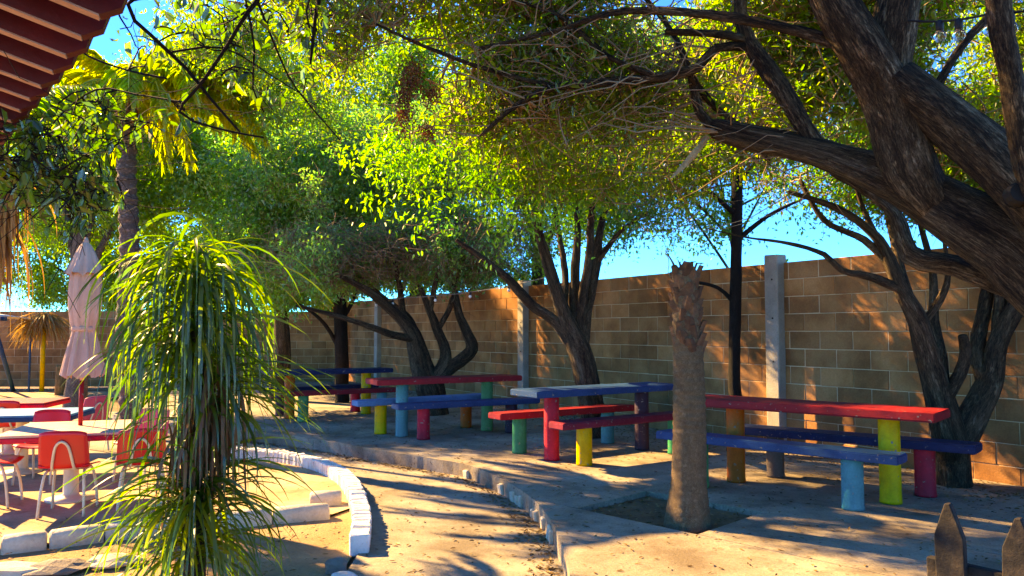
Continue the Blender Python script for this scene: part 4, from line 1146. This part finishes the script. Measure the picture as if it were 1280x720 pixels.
# ------------------------------------------------------------------ palms on the left
def frond(org, az, el, L, droop, mat, n=46, leaf_l=.32, K=12):
    """a feather frond: midrib polyline and hanging leaflets"""
    p = np.array(org, dtype=float)
    ang = el
    pts = []
    h = np.array([math.cos(az), math.sin(az), 0])
    for k in range(K):
        pts.append(p.copy())
        t = h * math.cos(ang) + np.array([0, 0, math.sin(ang)])
        p = p + t * L / (K - 1)
        ang -= droop / (K - 1)
    pts = np.array(pts)
    sd = np.array([-h[1], h[0], 0])
    ps, ds, ls = [], [], []
    for i in range(n):
        t = .12 + .88 * i / (n - 1)
        x = t * (K - 1); j = min(int(x), K - 2)
        q = pts[j] + (pts[j + 1] - pts[j]) * (x - j)
        tv = unit(pts[j + 1] - pts[j])
        for s in (-1, 1):
            ps.append(q); ds.append(tv * .75 + sd * s * .8 + np.array([0, 0, -.35 - .3 * rng.random()]) + rng.normal(size=3) * .12)
            ls.append(leaf_l * (1 - .65 * abs(t - .4) ** 1.2) * rng.uniform(.8, 1.1))
    ps, ds, ls = np.array(ps), np.array(ds), np.array(ls)
    V, F = leaf_arrays(ps, ds, np.tile(np.array([[0, 0, 1.0]]), (len(ps), 1)) + rng.normal(size=(len(ps), 3)) * .3, ls, np.full(len(ps), .020), True, .15, .35)
    return pts, V, F

yb = Vector((-5.05, 10.2, LOW))
yroot = empty('yellow_palm', yb, label='palm with a grey trunk and drooping yellow feather fronds', cat='palm')
yt = at(160, 130, 10.2) - yb
prof = []
z = 0
while z < yt.z:
    prof.append((.12 - .01 * z / yt.z + .012 * abs(math.sin(z * 14)) + .01 * math.sin(z * 47), z)); z += .03
mb = MB().lathe(prof, 14)
mb.v = [(x + (yt.x) * zz / yt.z + .02 * math.sin(zz * 3), y, zz) for x, y, zz in mb.v]
mb.build('trunk', M['palm_grey'], yroot, True)
for k in range(17):
    az = k * 2.399 + .3
    el = (1.25, .95, .6, .25)[k % 4]
    pts, V, F = frond((yt.x, yt.y, yt.z + .05 * (k % 4)), az, el, (1.7, 1.9, 1.8, 1.5)[k % 4], (1.8, 2.1, 2.1, 1.7)[k % 4], 'frond', n=70, leaf_l=.36)
    fr = np_mesh('frond', V, F, M['frond'], yroot)
    MB().tube([Vector(p) for p in pts], [.016 * (1 - .8 * i / 11) for i in range(12)], sides=5).build('midrib', M['rib'], fr)
# one long arching frond reaching towards the strap-leaved plant
for az, el, L, dr in ((-.2, .75, 2.2, 1.8), (-.7, .6, 2.0, 1.7), (.2, .9, 2.1, 1.9), (-1.1, .5, 1.8, 1.7), (.6, .7, 1.9, 1.8), (-.45, .25, 1.8, 1.3), (0, .4, 2.1, 1.5), (-.3, 1.1, 2.2, 2.2), (.4, .3, 1.9, 1.4)):
    pts, V, F = frond((yt.x, yt.y, yt.z + .15), az, el, L, dr, 'frond', n=84, leaf_l=.42)
    fr = np_mesh('frond', V, F, M['frond'], yroot)
    MB().tube([Vector(p) for p in pts], [.02 * (1 - .8 * i / 11) for i in range(12)], sides=5).build('midrib', M['rib'], fr)
# skirt of dead fronds hanging under the crown
V, F = straps(50, (yt.x, yt.y, yt.z - .1), .55, (-1.4, -.4), 1.2, .03, spread=.07)
tag(np_mesh('dead_fronds', V, F, M['thatch'], yroot), kind='stuff')

sb2 = Vector((-4.95, 7.2, LOW))
sroot = empty('shaggy_palm', sb2, label='palm with a long skirt of dry straw fronds beside the patio', cat='palm')
MB().tube([(0, 0, 0), (.0, 0, 1.2), (.02, 0, 2.4), (.02, 0, 3.3)], [.15, .11, .10, .09], sides=12, step=.1, bump=.1).build('trunk', M['palm_grey'], sroot, True)
V, F = join([straps(240, (0.02, 0, 2.75), .95, (-1.5, -.6), .9, .03, spread=.08, jz=.2), straps(120, (0.05, 0, 2.9), .8, (-.6, .4), 2.4, .03, spread=.05)])
tag(np_mesh('dry_skirt', V, F, M['thatch'], sroot), kind='stuff')
for k in range(11):
    pts, V, F = frond((.02, 0, 3.25), k * 2.399, (1.2, .8, .4)[k % 3], 1.3, 1.6, 'leaf_far', n=34)
    fr = np_mesh('frond', V, F, M['leaf_far'], sroot)
    MB().tube([Vector(p) for p in pts], [.014 * (1 - .8 * i / 11) for i in range(12)], sides=5).build('midrib', M['rib'], fr)

# ------------------------------------------------------------------ maroon eave of the pavilion
E0, ED = Vector((-1.35, 2.57, 2.40)), Vector((-.66, .75, 0)).normalized()
RD = Vector((.90, .40, -.30)).normalized()       # rafters run down to the eave
proot2 = empty('timber_pavilion', (-3.6, 2.2, LOW), label='maroon timber pavilion roof with exposed rafter ends', cat='roof')
o = Vector(proot2.location)
rz = math.atan2(RD.y, RD.x)
for i in range(-6, 15):
    e = E0 + ED * (.247 * i) - o
    s = e - RD * 3.0
    mb = MB(); d = RD
    side = Vector((-d.y, d.x, 0)).normalized(); upv = d.cross(side) * -1
    if upv.z < 0: upv = -upv
    w, h = .028, .15
    vs = []
    for q, hb in ((s, 0), (e - d * .05, 0), (e, .05)):
        for sx, uu in ((-1, hb), (1, hb), (1, h), (-1, h)): vs.append(q + side * sx * w + upv * uu)
    fs = [(0, 1, 2, 3)[::-1], (8, 9, 10, 11)]
    for a_ in (0, 4):
        for j in range(4):
            j2 = (j + 1) % 4
            fs.append((a_ + j, a_ + j2, a_ + 4 + j2, a_ + 4 + j))
    mb.add(vs, fs)
    r_ = mb.build('rafter', M['roof'], proot2)
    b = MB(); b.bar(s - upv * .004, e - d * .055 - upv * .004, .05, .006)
    b.build('bounce_edge', M['rafter_bounce'], r_)  # thin strip that carries the painted bounce light
e0, e1 = E0 - ED * 1.7 - o, E0 + ED * 3.7 - o
side = Vector((-RD.y, RD.x, 0)).normalized()
upv = RD.cross(ED); upv = upv if upv.z > 0 else -upv
for k in range(15):
    a_ = -RD * (.03 + .2 * k) + upv * (.155)
    b_ = -RD * (.03 + .2 * k + .19) + upv * (.155)
    vs = [e0 + a_, e1 + a_, e1 + b_, e0 + b_]
    vs += [v + upv * .022 for v in vs]
    MB().add(vs, [(0, 1, 2, 3), (7, 6, 5, 4), (0, 4, 5, 1), (1, 5, 6, 2), (2, 6, 7, 3), (3, 7, 4, 0)]).build('roof_board', M['roof'], proot2)
bs, be = E0 - ED * 1.5 - RD * 1.9 - o, E0 + ED * 3.5 - RD * 1.9 - o
MB().bar(bs - Vector((0, 0, .075)), be - Vector((0, 0, .075)), .12, .14).build('beam', M['roof'], proot2)
for t in (.06, .94):
    q = bs.lerp(be, t)
    MB().box((q.x, q.y, (q.z - .14) / 2), (.13, .13, q.z - .14)).build('post', M['roof'], proot2)

# ------------------------------------------------------------------ patio furniture
def chair(loc, rz, mat, label):
    root = empty('child_chair', (loc[0], loc[1], LOW + .01), R(rz), label=label, cat='chair', group='children chairs round the patio tables')
    # shell: back and seat as curved panels
    def panel_(fn, nu, nv, th, name):
        vs, fs = [], []
        for s in (0, 1):
            for i in range(nu + 1):
                for j in range(nv + 1):
                    p, nn = fn(i / nu, j / nv)
                    vs.append(Vector(p) + Vector(nn) * (th * (s - .5)))
        W_ = (nu + 1) * (nv + 1)
        ix = lambda s, i, j: s * W_ + i * (nv + 1) + j
        for i in range(nu):
            for j in range(nv):
                fs.append((ix(0, i, j), ix(0, i + 1, j), ix(0, i + 1, j + 1), ix(0, i, j + 1)))
                fs.append((ix(1, i, j + 1), ix(1, i + 1, j + 1), ix(1, i + 1, j), ix(1, i, j)))
        for i in range(nu):
            fs.append((ix(0, i, 0), ix(1, i, 0), ix(1, i + 1, 0), ix(0, i + 1, 0)))
            fs.append((ix(0, i + 1, nv), ix(1, i + 1, nv), ix(1, i, nv), ix(0, i, nv)))
        for j in range(nv):
            fs.append((ix(0, 0, j + 1), ix(1, 0, j + 1), ix(1, 0, j), ix(0, 0, j)))
            fs.append((ix(0, nu, j), ix(1, nu, j), ix(1, nu, j + 1), ix(0, nu, j + 1)))
        MB().add(vs, fs).build(name, M[mat], root, True)
    def back(u, v):
        x = (u - .5) * (.37 - .03 * v * v)
        return ((x, -.175 - .055 * v + .10 * (x / .19) ** 2 * .35, .385 + .30 * v - .02 * (abs(u - .5) * 2) ** 4 * v), (0, -1, 0))
    def seat(u, v):
        x = (u - .5) * .37
        return ((x, -.165 + .34 * v, .372 + .02 * (x / .18) ** 2 - .02 * v ** 3 + .012 * (1 - v) ** 4), (0, 0, 1))
    panel_(back, 12, 8, .010, 'backrest')
    panel_(seat, 10, 8, .010, 'seat')
    t = .0115
    for s in (-1, 1):
        MB().tube([(s * .165, -.20, 0), (s * .155, -.17, .2), (s * .14, -.13, .335), (s * .13, -.05, .353), (s * .13, .06, .353), (s * .14, .11, .335), (s * .16, .15, .2), (s * .17, .175, 0)], t, sides=8, step=.03).build('leg_frame', M['cream_tube'], root, True)
    MB().tube([(-.085, -.10, .36), (-.08, -.17, .38), (-.068, -.2, .46), (-.045, -.222, .56), (0, -.232, .60), (.045, -.222, .56), (.068, -.2, .46), (.08, -.17, .38), (.085, -.10, .36)], t * .95, sides=8, step=.02).build('back_support', M['cream_tube'], root, True)
    MB().tube([(-.13, 0, .353), (.13, 0, .353)], t * .9, sides=8).build('crossbar', M['cream_tube'], root, True)
    return root
chair((-3.62, 6.36), 14, 'plastic', 'bright red plastic chair on cream tube legs, wholly in the open before the umbrella table')
chair((-3.10, 6.52), 22, 'plastic', 'red plastic chair half hidden by the arching strap leaves')
chair((-4.62, 7.62), 186, 'plastic', 'red plastic chair across the umbrella table, beside the blue table')
chair((-3.72, 7.78), 170, 'plastic_pink', 'faded pink plastic chair across the umbrella table, behind the red pole')
chair((-4.42, 6.62), -75, 'plastic', 'red plastic chair at the open end of the umbrella table')
chair((-5.85, 9.05), 8, 'plastic', 'red plastic chair at the small red table furthest back')
chair((-5.25, 9.55), 65, 'plastic_pink', 'faded pink plastic chair beside the small red table furthest back')

def patio_table(c, ang, L, W, z, edge_mat, top_mat, label, hole=False):
    root = empty('patio_table', (c[0], c[1], LOW + .008), R(ang), label=label, cat='table', group='children tables on the patio')
    link('table_top', soft_box('table_top', (L, W, .022), M[top_mat], bevel=.006, segs=2), None, root, (0, 0, z - .011))
    e = MB()
    link('apron', soft_box('apron', (L + .012, W + .012, .045), M[edge_mat], bevel=.01, segs=2), None, root, (0, 0, z - .0455))
    MB().lathe([(.20, 0), (.20, .015), (.075, .03), (.062, .06), (.06, z - .10), (.11, z - .075), (.11, z - .068)], 20).build('pedestal', M['cream_tube'], root, True)
    return root
patio_table((-3.89, 6.86), 17, .92, 1.0, .63, 'pink', 'tabletop', 'pink-topped patio table with red edge carrying the closed umbrella')
patio_table((-5.15, 8.15), 12, 1.15, .8, .63, 'blue', 'sky_blue', 'blue patio table behind the umbrella table')
patio_table((-6.15, 9.45), 10, 1.1, .8, .63, 'pink', 'maroon', 'small red patio table furthest back on the patio')

# closed umbrella through the table
uc = Vector((-3.89, 6.98, LOW + .64))
uroot = empty('closed_umbrella', uc, label='closed faded-pink patio umbrella tied at the waist, on a red pole', cat='umbrella')
zz0 = uc.z
MB().lathe([(.019, 0.0), (.019, .40)], 14).build('lower_pole', M['red'], uroot, True)
MB().lathe([(.017, .40), (.017, 1.62), (.03, 1.63), (.026, 1.66), (.012, 1.70)], 14).build('upper_pole', M['canvas'], uroot, True)
def folds(prof, nf, amp, name, seed, sides=96, hem=0.0):
    rnd = random.Random(seed)
    ph = [rnd.uniform(0, 6.28) for _ in range(4)]
    vs, fs = [], []
    for k, (r, z) in enumerate(prof):
        tz = k / (len(prof) - 1)
        for s in range(sides):
            a = 2 * math.pi * s / sides
            f = math.cos(nf * a + .5 * math.sin(2 * a + ph[0]) + tz * .5) + .45 * math.cos((nf * 2 + 1) * a + ph[1] + tz)
            rr = r * (1 + amp * (.25 + .75 * tz) * f + .06 * math.sin(a + ph[2]))
            vs.append((rr * math.cos(a), rr * math.sin(a), z + hem * f * (k == len(prof) - 1)))
    for i in range(len(prof) - 1):
        for s in range(sides):
            s2 = (s + 1) % sides
            fs.append((i * sides + s, i * sides + s2, (i + 1) * sides + s2, (i + 1) * sides + s))
    o = MB().add(vs, fs).build(name, M['canvas'], uroot, True)
    return o
folds([(.045, 1.60), (.07, 1.54), (.095, 1.46), (.122, 1.34), (.13, 1.20), (.125, 1.05), (.105, .92), (.088, .86), (.092, .82), (.115, .72), (.14, .60), (.158, .50), (.165, .44)], 8, .14, 'canopy', 2, hem=.018)
folds([(.022, 1.655), (.05, 1.62), (.085, 1.54), (.12, 1.45), (.148, 1.38), (.155, 1.36)], 8, .11, 'vent_cap', 3, hem=.014)
MB().lathe([(.093, .845), (.098, .855), (.098, .88), (.093, .89)], 32).build('tie_strap', M['canvas'], uroot, True)

# thatched sunshade, tarpaulin, swing frame and timber posts by the back wall
tb2 = gr(52, 490, LOW)
troot = empty('thatched_sunshade', (tb2.x, tb2.y, LOW), label='small straw sunshade on a yellow post before the patio wall', cat='sunshade')
MB().lathe([(.055, 0), (.05, 1.9)], 10).build('post', M['yellow'], troot, True)
V, F = join([straps(300, (0, 0, 1.85), .95, (-.5, .05), .8, .035, spread=.05, jz=.05), straps(160, (-.2, 0, 1.75), .75, (-.9, -.2), .6, .035, spread=.07, jz=.05)])
tag(np_mesh('thatch', V, F, M['thatch'], troot), kind='stuff')
p75 = gr(76, 494, LOW)
wp = empty('timber_post', (p75.x, p75.y, LOW), label='short thick tan timber post behind the umbrella', cat='post')
MB().lathe([(.13, 0), (.125, .3), (.12, .65), (.11, .7)], 14).build('shaft', M['bark_tan'], wp, True)
sw = empty('swing_frame', (-11.6, 16.6, LOW), label='blue tubular swing frame at the edge of the patio', cat='swing')
q = gr(17, 490, LOW) - Vector(sw.location)
tp = at(-10, 398, 16.9) - Vector(sw.location)
for dx, dy in ((0, 0), (-1.1, .15)):
    MB().tube([(q.x + dx, q.y + dy, 0), (tp.x, tp.y + dy, tp.z)], .05, sides=10).build('leg', M['blue'], sw, True)
MB().tube([(tp.x, tp.y + .5, tp.z), (tp.x - 2.2, tp.y - .6, tp.z)], .05, sides=10).build('crossbar', M['blue'], sw, True)
for dx in (-2.7, -1.6):
    MB().tube([(q.x + dx, q.y - .9, 0), (tp.x - 2.1, tp.y - .55, tp.z)], .05, sides=10).build('leg', M['blue'], sw, True)
cv = at(10, 391, 17.6)
vs, fs = [], []
for i in range(9):
    for j in range(7):
        u, v = i / 8 - .5, j / 6 - .5
        vs.append((u * 3.4, v * 2.4, -.45 * (u * u + v * v) * 1.2 + .02 * math.sin(9 * u) * math.cos(7 * v)))
for i in range(8):
    for j in range(6): fs.append((i * 7 + j, (i + 1) * 7 + j, (i + 1) * 7 + j + 1, i * 7 + j + 1))
mb = MB().add(vs, fs)
cvr = empty('shade_canopy', (cv.x - 1.75, cv.y, LOW), label='white cloth shade canopy over the swing', cat='canopy')
o = mb.build('cloth', M['white_sheet'], cvr, True, (0, 0, cv.z - LOW + .08))
sm = o.modifiers.new('thickness', 'SOLIDIFY'); sm.thickness = .012
for sx in (-1.6, 1.6):
    for sy in (-1.1, 1.1):
        MB().tube([(sx, sy, 0), (sx, sy, cv.z - LOW - .16)], .025, sides=8).build('pole', M['blue'], cvr, True)

# ------------------------------------------------------------------ picket fence in the near corner
fr_ = empty('picket_fence', (1.357, 2.40, 0), math.atan2(-.79, .61), label='dark weathered picket fence with pointed tops in the near corner', cat='fence')
def picket(seed):
    rnd = random.Random(seed)
    w, th, h, sh = .043, .024, .815 + rnd.uniform(-.006, .006), .70
    out = [(-w, 0), (w, 0), (w, sh), (w * .98, sh + .02), (.008, h), (-.008, h), (-w * .98, sh + .02), (-w, sh)]
    vs = [(x, -th / 2, z) for x, z in out] + [(x, th / 2, z) for x, z in out]
    n = len(out)
    fs = [tuple(range(n)), tuple(range(2 * n - 1, n - 1, -1))] + [(i, n + i, n + (i + 1) % n, (i + 1) % n) for i in range(n)]
    me = MB().add(vs, fs).mesh('picket', M['fence'])
    bm = bmesh.new(); bm.from_mesh(me)
    bmesh.ops.recalc_face_normals(bm, faces=bm.faces)
    bmesh.ops.bevel(bm, geom=list(bm.edges), offset=.003, segments=1, affect='EDGES')
    bm.to_mesh(me); bm.free()
    return me
for i in range(5):
    link('picket', picket(i), None, fr_, (i * .167, 0, .0), (0, R((-.8, 1.0, -.5, .6, 0)[i]), 0))
for z in (.25, .60):
    link('rail', soft_box('rail', (.86, .03, .075), M['fence'], bevel=.004), None, fr_, (.34, .028, z))

# ------------------------------------------------------------------ string lights
def string_lights(label, pts, bulbs, sag, mat, bmat, br):
    root = empty('string_lights', pts[0], label=label, cat='string lights')
    o = Vector(pts[0])
    line = []
    for a_, b_ in zip(pts[:-1], pts[1:]):
        for k in range(12):
            t = k / 12
            line.append(Vector(a_).lerp(Vector(b_), t) - Vector((0, 0, sag * 4 * t * (1 - t))) - o)
    line.append(Vector(pts[-1]) - o)
    MB().tube(line, .005, sides=5).build('cord', M[mat], root, True)
    for t in bulbs:
        p = line[int(t * (len(line) - 1))]
        s = MB().lathe([(.012, -.045), (.016, -.04), (.016, 0), (.008, .006)], 10).build('socket', M['wire'], root, True, p)
        MB().lathe([(.002, -br * 2.05), (br * .6, -br * 1.85), (br * .95, -br * 1.3), (br, -br * .95), (br * .8, -br * .45), (.014, 0)], 14).build('bulb', M[bmat], root, True, p - Vector((0, 0, .04)))
    return root
string_lights('clear round bulbs on a black cord beside the leaning tree', [at(1110, 22, 3.55), at(1250, 14, 3.0), at(1330, -10, 2.8)], (.26, .36, .47, .60, .8), .03, 'wire', 'glass', .026)
string_lights('pale cord with small white bulbs strung between the wall trees', [at(425, 372, 12.6), at(505, 372, 11.9), at(690, 345, 9.6)], (.32, .45, .66, .78, .9), .06, 'wire_white', 'opal', .022)

# ------------------------------------------------------------------ leaf litter
n = 5200
s = rng.uniform(S_FAR, 3.2, n); d = np.abs(rng.normal(size=n)) * .55 + .05
P1 = np.array(W0)[None] + np.array(WT)[None] * s[:, None] + np.array(WN)[None] * d[:, None]
P1[:, 2] = .006
n2 = 3200
P2 = np.stack([rng.uniform(-3.5, 4.5, n2), rng.uniform(3.5, 13, n2), np.full(n2, .006)], 1)
def on_slab(p):
    ex = np.array([(q.x, q.y) for q in edge]); o_ = np.argsort(ex[:, 1])
    return p[:, 0] > np.interp(p[:, 1], ex[o_, 1], ex[o_, 0]) + .03
P2[:, 2] = np.where(on_slab(P2), .006, LOW + .006)
a_, b_ = P2[:, 0] * SU.x + P2[:, 1] * SU.y, P2[:, 0] * SV.x + P2[:, 1] * SV.y
inpit = (a_ > PA[0]) & (a_ < PA[1]) & (b_ > PB[0]) & (b_ < PB[1])
P2[inpit, 2] = -.038
pa_ = rng.uniform(PA[0], PA[1], 260); pb_ = rng.uniform(PB[0], PB[1], 260)
P3 = np.stack([SU.x * pa_ + SV.x * pb_, SU.y * pa_ + SV.y * pb_, np.full(260, -.036)], 1)
n4 = 500
P4 = np.stack([rng.uniform(-5, -1.2, n4), rng.uniform(3.6, 6.0, n4), np.full(n4, LOW + .014)], 1)
ek = np.array([(q.x, q.y) for q in edge if 3.6 < q.y < 11]); k5 = ek[rng.choice(len(ek), 1500)]
P5 = np.stack([k5[:, 0] - np.abs(rng.normal(size=1500)) * .09 - .02, k5[:, 1] - np.abs(rng.normal(size=1500)) * .05, np.full(1500, LOW + .006)], 1)
P = np.concatenate([P1, P2, P3, P4, P5])
nn = len(P)
dd = rng.normal(size=(nn, 3)) * np.array([1, 1, .12])
V, F = leaf_arrays(P, dd, np.tile(np.array([[0, 0, 1.0]]), (nn, 1)) + rng.normal(size=(nn, 3)) * .25, rng.uniform(.02, .055, nn), rng.uniform(.008, .02, nn), True, .2, .1)
V[:, 2] = np.maximum(V[:, 2], np.repeat(P[:, 2], 6) - .003)
tag(np_mesh('leaf_litter', V, F, M['litter']), 'scattered dry brown leaves along the wall and on the paving', 'leaf litter', kind='stuff')
